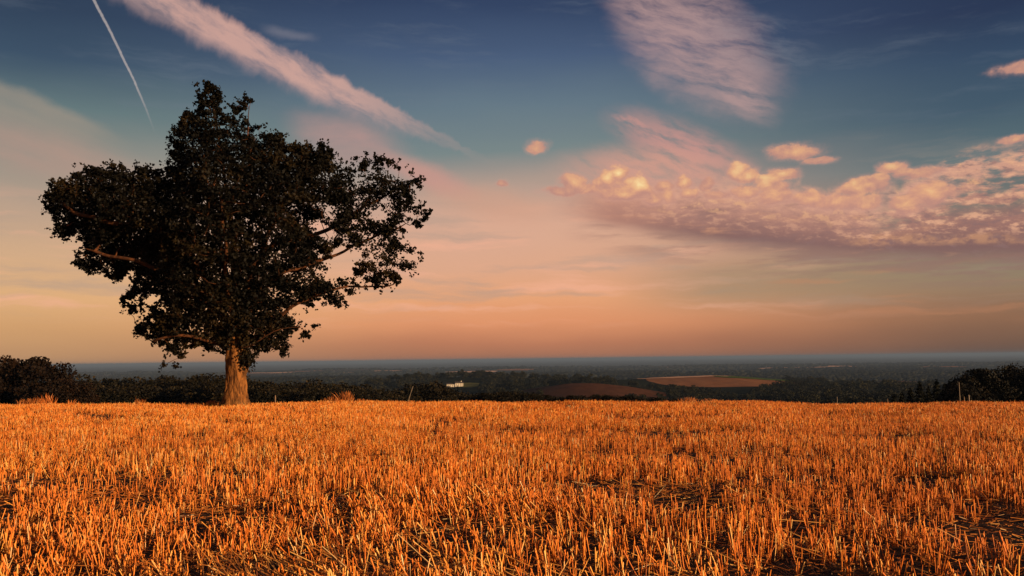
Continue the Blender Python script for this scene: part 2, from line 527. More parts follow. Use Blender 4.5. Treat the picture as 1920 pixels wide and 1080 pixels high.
def make_land():
    m, b = new_mat('countryside')
    p = geo_pos()
    v = G.new('ShaderNodeTexVoronoi', feature='F1')
    wob = noise(scaled(p, .004, .004, 0), 1.0, 2, 0.5)
    n = G.new('ShaderNodeVectorMath', operation='MULTIPLY_ADD')
    G.put(n.inputs[0], p); n.inputs[1].default_value = (.0016, .0010, 0)
    G.nt.links.new(G.new('ShaderNodeCombineXYZ').outputs[0], n.inputs[2])
    G.put(v.inputs['Vector'], G(n.outputs[0])); v.inputs['Scale'].default_value = 1.0
    sep = G.new('ShaderNodeSeparateXYZ'); G.nt.links.new(v.outputs['Color'], sep.inputs[0])
    cell = G(sep.outputs[0])
    col = ramp(cell, [(0.0, c4(.018, .020, .010)), (0.45, c4(.030, .028, .013)), (0.70, c4(.045, .036, .016)), (0.84, c4(.09, .055, .028)), (1.0, c4(.20, .12, .07))], 'CONSTANT')
    f = noise(p, 0.02, 5, 0.6)
    col = mixc(col, c4(.014, .015, .008), sm(0.45, 0.6, f) * 0.7)
    G.put(b.inputs['Base Color'], col)
    b.inputs['Specular IOR Level'].default_value = 0.0
    return m
M_land = make_land()

def make_field(name, c0, c1, scale=0.05, stretch=(1, 1)):
    m, b = new_mat(name)
    p = geo_pos()
    n1 = noise(scaled(p, scale * stretch[0], scale * stretch[1], 0), 1.0, 5, 0.6)
    G.put(b.inputs['Base Color'], ramp(n1, [(0.3, c0), (0.7, c1)]))
    b.inputs['Specular IOR Level'].default_value = 0.0
    return m
M_plough = make_field('ploughed_earth', c4(.085, .034, .020), c4(.125, .052, .028), 0.12, (1, .3))
M_tan = make_field('tan_field', c4(.24, .098, .044), c4(.36, .155, .068), 0.05, (1, .3))
M_pink = make_field('pale_stubble', c4(.66, .36, .22), c4(.76, .44, .28), 0.03)
M_meadow = make_field('meadow', c4(.055, .090, .020), c4(.085, .125, .03), 0.04)
M_lawn = make_field('lawn', c4(.10, .10, .028), c4(.14, .125, .04), 0.06)

def make_sea():
    m, b = new_mat('sea_water')
    p = geo_pos()
    n1 = noise(scaled(p, .0004, .00005, 0), 1.0, 4, 0.6)
    G.put(b.inputs['Base Color'], ramp(n1, [(0.3, c4(.055, .062, .066)), (0.7, c4(.075, .078, .078))]))
    b.inputs['Roughness'].default_value = 0.9
    b.inputs['Specular IOR Level'].default_value = 0.0
    return m
M_sea = make_sea()

def flat_mat(name, c, rough=0.7, n=0.15):
    m, b = new_mat(name)
    p = obj_coord()
    k = noise(p, 6.0, 4, 0.6)
    dark = tuple(x * (1 - n) for x in c[:3]) + (1.0,); lite = tuple(min(1, x * (1 + n)) for x in c[:3]) + (1.0,)
    G.put(b.inputs['Base Color'], ramp(k, [(0.3, dark), (0.7, lite)]))
    b.inputs['Roughness'].default_value = rough
    return m
M_white = flat_mat('white_render', c4(.62, .56, .47))
M_roof = flat_mat('slate_roof', c4(.07, .055, .05))
M_window = flat_mat('window_glass', c4(.03, .035, .045), 0.2)
M_post = flat_mat('weathered_post', c4(.20, .13, .085), 0.9, 0.4)
M_postpale = flat_mat('pale_post', c4(.24, .19, .15), 0.9, 0.3)

# ------------------------------------------------------------------ the lie of the land
EDGE_Y = 44.0
_ep = [(-900, 759), (0, 758), (300, 757.5), (440, 757), (560, 754.5), (640, 753), (760, 752.5), (960, 753.5), (1200, 752.5), (1420, 753), (1500, 756), (1570, 758), (1680, 757), (1760, 754), (1920, 752.5), (2800, 750)]
_et = np.array([ray(p, y).x / ray(p, y).y for p, y in _ep])
_ez = np.array([at(p, y, EDGE_Y).z - 0.17 for p, y in _ep])
_by = [44, 60, 80, 120, 200, 300, 500, 800, 1200, 1800, 2600, 5800, 7000, 7500, 7900, 8800, 60000]
_bz = [0, -1.5, -3.6, -7.6, -15, -23, -35, -47, -59, -71, -80, -82, -80, -80, -92, -95, -100]
HILLS = [(75, 900, 66, 130, 17.5), (345, 1500, 135, 150, 21), (-95, 1450, 190, 260, 34), (420, 1150, 260, 330, 15), (-700, 2600, 600, 500, 22), (900, 3400, 900, 700, 14)]

def ground_z(x, y):
    x = np.asarray(x, dtype=float); y = np.asarray(y, dtype=float)
    yc = np.maximum(y, 6.0)
    e = np.interp(x / yc, _et, _ez)
    near = e * np.clip(y / EDGE_Y, 0, 1) ** 1.25
    rel = np.interp(np.maximum(y, 44), _by, _bz)
    k = np.clip((y - 44) / 60, 0, 1)
    far = -0.95 + rel
    z = np.where(y <= 44, near, (e * (1 - k) + -0.95 * k) + rel)
    for hx, hy, sx, sy, h in HILLS:
        z = z + h * np.exp(-0.5 * (((x - hx) / sx) ** 2 + ((y - hy) / sy) ** 2))
    und = (fbm(x / 700, y / 900, 3, 3) - 0.5) * 26 * np.clip((y - 2200) / 2500, 0, 1) * np.clip((7900 - y) / 600, 0, 1)
    und2 = (fbm(x / 60, y / 60, 5, 3) - 0.5) * 3.0 * np.clip((y - 70) / 100, 0, 1) * np.clip((8000 - y) / 900, 0, 1)
    rid = np.exp(-0.5 * ((y - 7450) / 200) ** 2) * (fbm(x / 1000, x * 0 + 3, 8, 3) - 0.30) * 16
    return z + und + und2 + rid

def gz(x, y): return float(ground_z(np.array([x]), np.array([y]))[0])

def xw(px, d):
    """x of image column px (at horizon height) d metres ahead"""
    r = ray(px, hor(px)); return r.x / r.y * d

# ground: one polar sheet out to the coast and under the sea
def build_ground():
    r = np.concatenate([np.linspace(0.6, 44, 60), 44 * (26000 / 44) ** np.linspace(0.012, 1, 300)])
    a = np.radians(np.concatenate([np.linspace(-180, -52, 60, endpoint=False), np.linspace(-52, 52, 520, endpoint=False), np.linspace(52, 180, 61)]))
    R, A = np.meshgrid(r, a, indexing='ij')
    X, Y = R * np.sin(A), R * np.cos(A)
    Yd = np.where(Y > 0, Y, 0)
    Z = ground_z(X, Yd) - np.clip((60 - R) / 6, 0, 1) * 0.35 * (np.abs(X) < 95)
    V = np.stack([X, Y, Z], -1).reshape(-1, 3)
    n, m = R.shape
    i = np.arange(n - 1)[:, None] * m + np.arange(m - 1)[None, :]
    F = np.stack([i, i + 1, i + m + 1, i + m], -1).reshape(-1, 4)[:, ::-1]
    o = mesh_np('ground', V, F, M_land, smooth=True)
    tag(o, kind='structure')
build_ground()

def build_field():
    xs = np.linspace(-80, 80, 500); ys = np.concatenate([np.linspace(-50, 1, 60, endpoint=False), np.linspace(1, 47, 300)])
    X, Y = np.meshgrid(xs, ys, indexing='ij')
    Z = ground_z(X, Y) + (fbm(X * 2.2, Y * 2.2, 31, 3) - 0.5) * 0.07
    Z = np.where(Y > 46.9, Z - 0.6, Z)
    n, m = X.shape
    i = np.arange(n - 1)[:, None] * m + np.arange(m - 1)[None, :]
    F = np.stack([i, i + m, i + m + 1, i + 1], -1).reshape(-1, 4)
    o = mesh_np('field', np.stack([X, Y, Z], -1), F, M_soil, smooth=True)
    tag(o, kind='structure')
build_field()

def build_sea():
    xs = np.linspace(-90000, 90000, 40); ys = np.linspace(6500, 110000, 60)
    X, Y = np.meshgrid(xs, ys, indexing='ij')
    n, m = X.shape
    i = np.arange(n - 1)[:, None] * m + np.arange(m - 1)[None, :]
    F = np.stack([i, i + m, i + m + 1, i + 1], -1).reshape(-1, 4)
    o = mesh_np('sea', np.stack([X, Y, X * 0 - 90.0], -1), F, M_sea)
    tag(o, kind='structure')
build_sea()

def patch(name, mat, cx, cy, rx, ry, rot=0.0, lift=0.35, power=2.6, seed=0, n=40):
    """a field draped over the ground: rounded outline with a wobbling hedge line"""
    u = np.linspace(0, 1, n); t = np.linspace(0, 2 * np.pi, 96, endpoint=False)
    U, T = np.meshgrid(u, t, indexing='ij')
    c, s = np.cos(T), np.sin(T)
    k = (np.abs(c) ** power + np.abs(s) ** power) ** (-1 / power)
    k = k * (1 + 0.05 * np.sin(3 * T + seed) + 0.03 * np.sin(7 * T + seed * 2))
    a, b = U * k * c * rx, U * k * s * ry
    X = cx + a * math.cos(rot) - b * math.sin(rot); Y = cy + a * math.sin(rot) + b * math.cos(rot)
    Z = ground_z(X, Y) + lift
    m = 96
    i = np.arange(n - 1)[:, None] * m + np.arange(m)[None, :]
    j = np.arange(n - 1)[:, None] * m + (np.arange(m)[None, :] + 1) % m
    F = np.stack([i, i + m, j + m, j], -1).reshape(-1, 4)
    o = mesh_np(name, np.stack([X, Y, Z], -1), F, mat, smooth=True)
    return tag(o, kind='structure')

patch('ploughed_field', M_plough, 74, 800, 78, 180, 0.0, 0.5, 2.6, 1)
patch('tan_field', M_tan, 334, 1390, 116, 205, -0.05, 0.6, 2.4, 2)
patch('pale_field', M_pink, 296, 1432, 88, 22, 0.10, 1.2, 3, 3)
patch('meadow', M_meadow, 402, 1425, 62, 62, 0.15, 1.2, 2.6, 4)
patch('lawn', M_lawn, xw(876, 1205), 1212, 17, 50, 0.0, 0.5, 2.4, 5)
patch('ploughed_strip_field', M_plough, xw(1405, 640), 640, 26, 90, 0.0, 0.5, 2.6, 6)
for (px, d, rx, ry, mt) in ((505, 6300, 240, 240, M_pink), (645, 6000, 120, 170, M_pink), (715, 6400, 150, 200, M_pink), (885, 5600, 170, 200, M_pink), (925, 6700, 240, 200, M_tan),
                            (1500, 5500, 260, 210, M_pink), (1575, 5900, 160, 200, M_pink), (975, 6000, 200, 200, M_tan), (1260, 6400, 180, 160, M_tan), (1755, 5200, 160, 140, M_tan), (1690, 2300, 60, 110, M_tan), (760, 6800, 260, 200, M_tan), (560, 6900, 200, 200, M_tan)):
    patch('far_field', mt, xw(px, d), d, rx, ry, 0.0, 3.0, 2.6, px)

# ------------------------------------------------------------------ foliage and trees
def leaf_quads(C, size, asp=0.7, flat=0.0, tone=None, fold=0.25):
    """random leaf-shaped quads (kite outline) centred at C; returns verts, faces, tone"""
    n = len(C)
    d = rng.normal(size=(n, 3)); d[:, 2] *= (1 - flat); d /= np.linalg.norm(d, axis=1)[:, None] + 1e-9
    e = rng.normal(size=(n, 3)); e -= d * (e * d).sum(1)[:, None]; e /= np.linalg.norm(e, axis=1)[:, None] + 1e-9
    nn = np.cross(d, e)
    s = (size * (0.65 + 0.7 * rng.random(n)))[:, None]
    tip, base = C + d * s * 0.5, C - d * s * 0.5
    l = C + e * s * asp * 0.5 + nn * s * fold * 0.3 + d * s * 0.06; r = C - e * s * asp * 0.5 + nn * s * fold * 0.3 + d * s * 0.06
    V = np.stack([base, r, tip, l], 1).reshape(-1, 3)
    F = np.arange(4 * n).reshape(-1, 4)
    if tone is None: tone = rng.random(n)
    return V, F, np.repeat(tone, 4)

def tube_np(pts, rad, sides):
    """tube along a polyline; returns verts, quad faces"""
    P = np.asarray(pts, float); n = len(P)
    T = np.gradient(P, axis=0); T /= np.linalg.norm(T, axis=1)[:, None] + 1e-9
    ref = np.array([0.31, 0.92, 0.21]) if abs(T[0] @ np.array([0.31, 0.92, 0.21])) < 0.9 else np.array([1.0, 0, 0])
    Nn = np.cross(T, ref); Nn /= np.linalg.norm(Nn, axis=1)[:, None] + 1e-9
    B = np.cross(T, Nn)
    a = np.linspace(0, 2 * np.pi, sides, endpoint=False)
    V = P[:, None, :] + np.asarray(rad)[:, None, None] * (np.cos(a)[None, :, None] * Nn[:, None, :] + np.sin(a)[None, :, None] * B[:, None, :])
    i = np.arange(n - 1)[:, None] * sides + np.arange(sides)[None, :]
    j = np.arange(n - 1)[:, None] * sides + (np.arange(sides)[None, :] + 1) % sides
    F = np.stack([i, j, j + sides, i + sides], -1).reshape(-1, 4)
    return V.reshape(-1, 3), F

def join_np(parts):
    V, F, k = [], [], 0
    for v, f in parts:
        V.append(v); F.append(f + k); k += len(v)
    return np.concatenate(V), np.concatenate(F)

# ---- generic broadleaf tree of unit height 1 (scaled when placed)
def crown_points(n_lobes, n_leaf, shape, low):
    """leaf centres in clumps over an uneven crown; height 1, base of crown at low"""
    C = []
    lob = []
    for k in range(n_lobes):
        for _ in range(50):
            p = rng.uniform(-1, 1, 3)
            if (p ** 2).sum() < 1: break
        z = low + (1 - low) * (0.5 + 0.47 * p[2] * 0.9)
        w = shape * (1 - abs((z - low) / (1 - low) - 0.42) ** 2 * 1.7)
        q = np.array([p[0] * w, p[1] * w, z])
        lob.append((q, rng.uniform(0.09, 0.19)))
    per = n_leaf // n_lobes
    for q, r in lob:
        v = rng.normal(size=(per, 3)); v /= np.linalg.norm(v, axis=1)[:, None]
        rr = r * rng.uniform(0.25, 1, per) ** 0.5
        pts = q + v * rr[:, None] * np.array([1.15, 1.15, 0.85])
        C.append(pts)
    C = np.concatenate(C)
    return C[C[:, 2] > 0.02], lob

def tree_meshes(name, shape, low, n_lobes, n_leaf, leaf, mat):
    C, lob = crown_points(n_lobes, n_leaf, shape, low)
    clump = fbm(C[:, 0] * 9 + C[:, 1] * 5, C[:, 2] * 9, 44, 3)
    tone = np.clip(clump + rng.normal(size=len(C)) * 0.18, 0, 1)
    cv, cf, ct = leaf_quads(C, np.full(len(C), leaf), 0.8, tone=tone)
    parts = []
    h = max(low, 0.25) + 0.30
    zs = np.linspace(-0.06, h, 6)
    parts.append(tube_np(np.stack([np.sin(zs * 3) * 0.012, zs * 0, zs], -1), np.linspace(0.034, 0.014, 6), 8))
    for q, r in lob[:9]:
        z0 = low + rng.uniform(-0.02, 0.25)
        t = np.linspace(0, 1, 5)[:, None]
        pts = np.array([0, 0, z0]) * (1 - t) + q * t + np.array([0, 0, -0.04]) * np.sin(t * np.pi)
        parts.append(tube_np(pts, np.linspace(0.013, 0.004, 5), 5))
    tv, tf = join_np(parts)
    return (cv, cf, ct), (tv, tf)

def conifer_meshes(w, n_leaf, leaf):
    z = rng.random(n_leaf) ** 1.3 * 0.96 + 0.03
    lay = np.round(z * 14) / 14 + rng.normal(size=n_leaf) * 0.012
    rad = w * (1 - lay) ** 0.85 * np.sqrt(rng.random(n_leaf)) * (0.8 + 0.4 * vnoise(lay * 30, z * 0, 3))
    a = rng.random(n_leaf) * 2 * np.pi
    rad = rad * (0.75 + 0.5 * vnoise(a * 2.2, lay * 14, 9))
    C = np.stack([rad * np.cos(a), rad * np.sin(a), np.clip(lay - rad * 0.25, 0.02, 1)], -1)
    cv, cf, ct = leaf_quads(C, np.full(n_leaf, leaf), 0.4, flat=0.5)
    zs = np.linspace(-0.06, 0.97, 7)
    tv, tf = tube_np(np.stack([zs * 0, zs * 0, zs], -1), np.linspace(0.025, 0.004, 7), 7)
    return (cv, cf, ct), (tv, tf)

def proto(kind, i):
    """meshes of one prototype tree, made once; objects share them"""
    key = (kind, i)
    if key in PROTO: return PROTO[key]
    if kind == 'conifer':
        c, t = conifer_meshes(0.26 + 0.05 * i, 4200, 0.055); mat = M_conifer
    else:
        spec = {'belt': (0.42 + 0.05 * (i % 4), 0.10, 34, 7000, 0.040, M_dark_leaf), 'brown': (0.62, 0.02, 80, 22000, 0.036, M_brown_leaf),
                'dark': (0.60 + 0.06 * i, 0.02, 80, 22000, 0.036, M_black_leaf), 'far': (0.56 + 0.06 * (i % 3), 0.08, 26, 1700, 0.085, M_far_leaf)}[kind]
        c, t = tree_meshes(kind, *spec[:5], spec[5]); mat = spec[5]
    if kind == 'far':
        V, F = join_np([(c[0], c[1]), t])
        tone = np.concatenate([c[2], np.full(len(t[0]), 0.05)])
        o = mesh_np('broadleaf_tree', V, F, mat, {'tone': tone})
        PROTO[key] = (o.data, None)
        bpy.data.objects.remove(o)
    else:
        a = mesh_np('crown', c[0], c[1], mat, {'tone': c[2]}); b = mesh_np('trunk', t[0], t[1], M_darkbark, smooth=True)
        PROTO[key] = (a.data, b.data)
        bpy.data.objects.remove(a); bpy.data.objects.remove(b)
    return PROTO[key]
PROTO = {}

def plant_tree(name, kind, i, x, y, h, label, group=None, cat='tree', wide=1.0, sink=0.0):
    me_c, me_t = proto(kind, i)
    z = gz(x, y) - sink
    rz = rng.uniform(0, 6.28)
    if me_t is None:
        o = bpy.data.objects.new(name, me_c); COL.objects.link(o)
        o.location = (x, y, z); o.rotation_euler = (0, 0, rz); o.scale = (h * wide, h * wide, h)
        return tag(o, label, cat, group)
    r = thing(name, (x, y, z), label, cat, group, rz)
    r.scale = (h * wide, h * wide, h)
    for nm, me in (('crown', me_c), ('trunk', me_t)):
        o = bpy.data.objects.new(nm, me); COL.objects.link(o); o.parent = r
    return r

def tree_to(px, ytop, d, kind, i, label, group=None, name='broadleaf_tree', wide=1.0, cat='tree'):
    """tree d metres ahead in image column px, tall enough that its top shows at ytop"""
    x = xw(px, d)
    top = EYE.z - (ytop - hor(px)) / F_PX * d
    h = max(1.5, top - gz(x, d))
    return plant_tree(name, kind, i, x, d, h, label, group, cat, wide)

# the belt of woodland straight behind the field
belt = [(128, 712), (150, 705), (176, 710), (200, 703), (226, 706), (250, 708), (275, 702), (300, 706), (322, 703), (346, 705), (370, 701), (392, 696), (412, 700), (438, 704), (468, 712), (492, 710), (516, 712), (550, 711),
        (576, 715), (602, 712), (622, 714), (650, 717), (684, 716), (711, 722), (738, 729), (779, 721), (802, 713), (832, 724), (860, 733), (884, 737)]
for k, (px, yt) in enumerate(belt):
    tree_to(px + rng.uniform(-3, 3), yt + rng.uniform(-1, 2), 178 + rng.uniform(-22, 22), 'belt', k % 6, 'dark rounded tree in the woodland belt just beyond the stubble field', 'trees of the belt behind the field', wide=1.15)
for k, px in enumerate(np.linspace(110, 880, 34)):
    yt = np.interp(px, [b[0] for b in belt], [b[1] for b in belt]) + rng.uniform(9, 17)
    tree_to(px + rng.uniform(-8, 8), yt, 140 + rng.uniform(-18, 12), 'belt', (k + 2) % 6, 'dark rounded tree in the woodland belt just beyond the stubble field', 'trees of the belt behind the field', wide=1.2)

# big dark trees that frame the view
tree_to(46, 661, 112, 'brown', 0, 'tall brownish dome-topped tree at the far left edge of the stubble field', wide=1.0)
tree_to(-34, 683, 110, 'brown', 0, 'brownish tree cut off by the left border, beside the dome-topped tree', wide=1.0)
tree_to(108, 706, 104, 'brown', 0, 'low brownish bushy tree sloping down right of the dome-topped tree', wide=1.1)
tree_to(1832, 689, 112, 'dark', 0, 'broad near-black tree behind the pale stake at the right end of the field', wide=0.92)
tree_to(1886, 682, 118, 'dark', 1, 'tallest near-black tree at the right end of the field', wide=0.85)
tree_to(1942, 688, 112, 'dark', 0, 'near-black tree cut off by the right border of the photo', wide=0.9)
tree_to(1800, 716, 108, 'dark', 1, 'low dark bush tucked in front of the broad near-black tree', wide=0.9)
for k, (px, yt, w) in enumerate([(1688, 734, 1.2), (1703, 727, 1.0), (1721, 715, .95), (1737, 724, 1.0), (1753, 711, .95), (1768, 719, 1.0), (1784, 714, 1.0), (1672, 739, 1.3)]):
    tree_to(px, yt, 150 + 5 * (k % 3), 'conifer', k % 3, 'small black conifer in the short row left of the near-black trees', 'conifers at the right end of the field', 'conifer', w, 'conifer')

# low shrubs peeping over the field edge
for k, (px, yt) in enumerate([(912, 735), (930, 733), (948, 732), (965, 734), (985, 736), (1003, 735), (1020, 739), (1040, 742), (1075, 739), (1098, 743), (1124, 738), (1150, 741), (1176, 740), (1202, 744), (1226, 744), (1262, 746), (896, 740), (922, 739), (940, 738), (957, 738), (976, 740), (995, 740)]):
    tree_to(px, yt, 96 + (k * 7) % 18, 'dark', k % 2, 'dark low shrub showing over the far edge of the stubble field', 'shrubs along the far field edge', 'shrub', 1.25, 'shrub')

# trees of the valley, each an object, nearest ones first
def scatter(n, px0, px1, d0, d1, h0, h1, label, group, ok=None):
    k = 0
    while k < n:
        px, d = rng.uniform(px0, px1), rng.uniform(d0, d1)
        x = xw(px, d)
        if ok is not None and not ok(px, d, x): continue
        plant_tree('broadleaf_tree', 'far', int(rng.integers(0, 6)), x, d, rng.uniform(h0, h1), label, group)
        k += 1
inside = lambda x, d, cx, cy, rx, ry: ((x - cx) / rx) ** 2 + ((d - cy) / ry) ** 2 < 1
clear = lambda px, d, x: not (inside(x, d, 74, 845, 84, 140) or inside(x, d, 336, 1390, 124, 212) or inside(x, d, 415, 1500, 66, 66) or inside(x, d, xw(1405, 640), 640, 28, 95)
                              or (830 < px < 905 and 780 < d < 1300))
scatter(50, 1165, 1440, 700, 980, 6.5, 10, 'dark tree in the wood between the ploughed dome and the tan hill field', 'trees between the two hill fields', lambda px, d, x: clear(px, d, x) and d < np.interp(px, [1165, 1250, 1330, 1345, 1400, 1412, 1440], [980, 980, 930, 800, 790, 980, 980]))
scatter(16, 1000, 1150, 1010, 1080, 10, 15, 'dark tree on the skyline just behind the brown ploughed dome', 'trees behind the ploughed dome', clear)
scatter(7, 1328, 1374, 1640, 1690, 11, 13, 'dark tree in the small clump crowning the tan hill field', 'clump on top of the tan hill')
scatter(70, 1420, 1800, 560, 1000, 8, 13, 'dull green tree in the wood on the right-hand valley slope', 'trees of the right valley slope', clear)
scatter(84, 690, 1010, 700, 1450, 9, 14, 'dull green tree on the wooded rise around the white farmhouse', 'trees around the white farmhouse', clear)

# woods of the plain: nobody could count them
def build_far_woods():
    bm = bmesh.new(); bmesh.ops.create_icosphere(bm, subdivisions=1, radius=1.0)
    bv = np.array([v.co[:] for v in bm.verts]); bf = np.array([[v.index for v in f.verts] for f in bm.faces]); bm.free()
    N = 24000
    d = np.exp(rng.uniform(math.log(560), math.log(7700), N * 3))
    px = rng.uniform(-160, 2080, N * 3)
    x = (px - 960) / F_PX * d
    f = fbm(x / 420, d / 700, 77, 4)
    keep = f > np.where(d < 1800, 0.30, 0.45)
    keep &= d > 1750
    keep &= ~((d < 900) & (px < 640)) & ~((d < 1300) & (px > 1140) & (px < 1420))
    x, d, px = x[keep][:N], d[keep][:N], px[keep][:N]
    far = np.ones(len(x), bool)
    for (p, dd, rx, ry) in ((505, 6300, 240, 240), (645, 6000, 120, 170), (715, 6400, 150, 200), (885, 5600, 170, 200), (1500, 5500, 260, 210), (1575, 5900, 160, 200), (1755, 5200, 160, 140), (1785, 3500, 60, 260)):
        far &= ~((np.abs(x - xw(p, dd)) < rx) & (d > dd - ry * 2.0) & (d < dd + ry * .9))
    far &= ~((d < 1640) & (np.abs(x - 350) < 150) & (d > 1200)) & ~((d < 985) & (np.abs(x - 75) < 95)) & ~((np.abs(x - xw(868, 1180)) < 34) & (np.abs(d - 1190) < 75))
    far &= ~((d < 720) & (np.abs(x - xw(1405, 640)) < 34))
    x, d = x[far], d[far]
    n = len(x)
    h = rng.uniform(8, 14, n)
    w = h * rng.uniform(0.5, 0.9, n) * np.clip(d / 2500, 0.9, 2.0)
    z = ground_z(x, d)
    jit = 1 + rng.normal(size=(n, len(bv), 1)) * 0.16
    V = bv[None] * jit * np.stack([w, w, h * 0.62], -1)[:, None, :] + np.stack([x, d, z + h * 0.42], -1)[:, None, :]
    F = (bf[None] + (np.arange(n) * len(bv))[:, None, None]).reshape(-1, 3)
    tone = np.repeat(np.clip(0.30 + rng.normal(size=n) * 0.10, 0, 1), len(bv))
    o = mesh_np('distant_woodland', V.reshape(-1, 3), F, M_far_leaf, {'tone': tone})
    tag(o, 'hazy dark woodland spread over the coastal plain', 'woodland', kind='stuff')
build_far_woods()

def build_valley_woods():
    """the close-set woods of the valley sides, one unbroken mass of crowns"""
    VV, FF, TT, k, n = [], [], [], 0, 0
    protos = []
    for i in range(6):
        me = proto('far', i)[0]
        v = np.zeros(len(me.vertices) * 3, np.float32); me.vertices.foreach_get('co', v)
        f = np.zeros(len(me.loops), np.int32); me.loops.foreach_get('vertex_index', f)
        t = np.zeros(len(me.vertices), np.float32); me.attributes['tone'].data.foreach_get('value', t)
        protos.append((v.reshape(-1, 3)[:len(v) // 3], f.reshape(-1, 4), t))
    while n < 680:
        px = rng.uniform(560, 1900); d = rng.uniform(430, 1800); x = xw(px, d)
        if not clear(px, d, x): continue
        if 1100 < px < 1440 and d > np.interp(px, [1100, 1300, 1335, 1400, 1415, 1440], [1190, 1150, 860, 850, 1100, 1190]): continue
        if px < 690 and d < 800: continue
        if 985 < px < 1215 and d < 985 and 690 < d: continue
        v, f, t = protos[int(rng.integers(0, 6))]
        h = (rng.uniform(6.5, 10.5) if d < 950 else rng.uniform(4.5, 6.5)) if 1100 < px < 1440 else rng.uniform(8, 13); a = rng.uniform(0, 6.28)
        w = v * h * np.array([1.15, 1.15, 1.0])
        c, s = math.cos(a), math.sin(a)
        w = np.stack([w[:, 0] * c - w[:, 1] * s + x, w[:, 0] * s + w[:, 1] * c + d, w[:, 2] + gz(x, d) - 0.6], -1)
        VV.append(w); FF.append(f + k); TT.append(np.clip(t + rng.normal() * 0.15, 0, 1)); k += len(v); n += 1
    o = mesh_np('valley_woodland', np.concatenate(VV), np.concatenate(FF), M_far_leaf, {'tone': np.concatenate(TT)})
    tag(o, 'dense dark woodland covering the sides of the valley', 'woodland', kind='stuff')
build_valley_woods()

# ------------------------------------------------------------------ white farmhouse and glasshouse
def box(bm, x0, x1, y0, y1, z0, z1):
    v = [bm.verts.new(c) for c in ((x0, y0, z0), (x1, y0, z0), (x1, y1, z0), (x0, y1, z0), (x0, y0, z1), (x1, y0, z1), (x1, y1, z1), (x0, y1, z1))]
    for f in ((0, 3, 2, 1), (4, 5, 6, 7), (0, 1, 5, 4), (1, 2, 6, 5), (2, 3, 7, 6), (3, 0, 4, 7)): bm.faces.new([v[i] for i in f])

def gable(bm, x0, x1, y0, y1, z, rise, over=0.4):
    x0 -= over; x1 += over; y0 -= over; y1 += over; ym = (y0 + y1) / 2
    a = [bm.verts.new(c) for c in ((x0, y0, z), (x1, y0, z), (x1, ym, z + rise), (x0, ym, z + rise), (x0, y1, z), (x1, y1, z))]
    for f in ((0, 1, 2, 3), (3, 2, 5, 4), (0, 3, 4), (1, 5, 2), (0, 4, 5, 1)): bm.faces.new([a[i] for i in f])

def farmhouse():
    d = 1190.0; x = xw(856, d)
    top = EYE.z - (713.5 - hor(856)) / F_PX * d
    z = gz(x, d)
    r = thing('farmhouse', (x, d, z), 'long white farmhouse with a dark roof among trees on the wooded rise', 'house')
    H = 5.0
    for (nm, x0, x1, y0, y1, h, rise) in (('wall', -2, 9, -3, 4, H, 2.2), ('wing_wall', -14, -2.02, -2, 3, 3.4, 1.8)):
        bm = bmesh.new(); box(bm, x0, x1, y0, y1, -1.5, h); mesh_bm(nm, bm, M_white, r)
        bm = bmesh.new(); gable(bm, x0, x1, y0, y1, h + 0.01, rise); rf = mesh_bm('roof', bm, M_roof, r)
    bm = bmesh.new(); box(bm, 6.0, 7.0, 0, 1, H + 1, H + 3.4); mesh_bm('chimney', bm, M_white, rf)
    for wx in (-0.6, 2.4, 5.4, 7.6):
        for wz in (0.8, 3.1):
            bm = bmesh.new(); box(bm, wx, wx + 0.9, -3.06, -2.99, wz, wz + 1.2); mesh_bm('window', bm, M_window, r)
    for wx in (-12.5, -9.5, -6):
        bm = bmesh.new(); box(bm, wx, wx + 1.1, -2.06, -1.99, 1.0, 2.2); mesh_bm('window', bm, M_window, r)
    bm = bmesh.new(); box(bm, 1.0, 2.0, -3.07, -2.99, -0.2, 2.0); mesh_bm('door', bm, M_roof, r)
farmhouse()

def greenhouse():
    d = 3450.0; x = xw(1783, d); z = gz(x, d)
    r = thing('greenhouse', (x, d, z), 'long pale glasshouse on the plain left of the near-black trees', 'greenhouse')
    bm = bmesh.new(); box(bm, -30, 30, -12, 12, -1, 3.2); mesh_bm('wall', bm, M_white, r)
    bm = bmesh.new()
    for k in range(4): gable(bm, -30, 30, -12 + 6 * k, -6 + 6 * k - 0.02, 3.22, 1.6, 0.0)
    mesh_bm('roof', bm, M_white, r)
greenhouse()

# ------------------------------------------------------------------ the oak
OAK_Y = 42.0
OAK_BASE = at(441, 757, OAK_Y)
OAK_Z0 = gz(OAK_BASE.x, OAK_Y)
def oak_xz(px, py):
    p = at(px, py, OAK_Y); return p.x - OAK_BASE.x, p.z - OAK_Z0

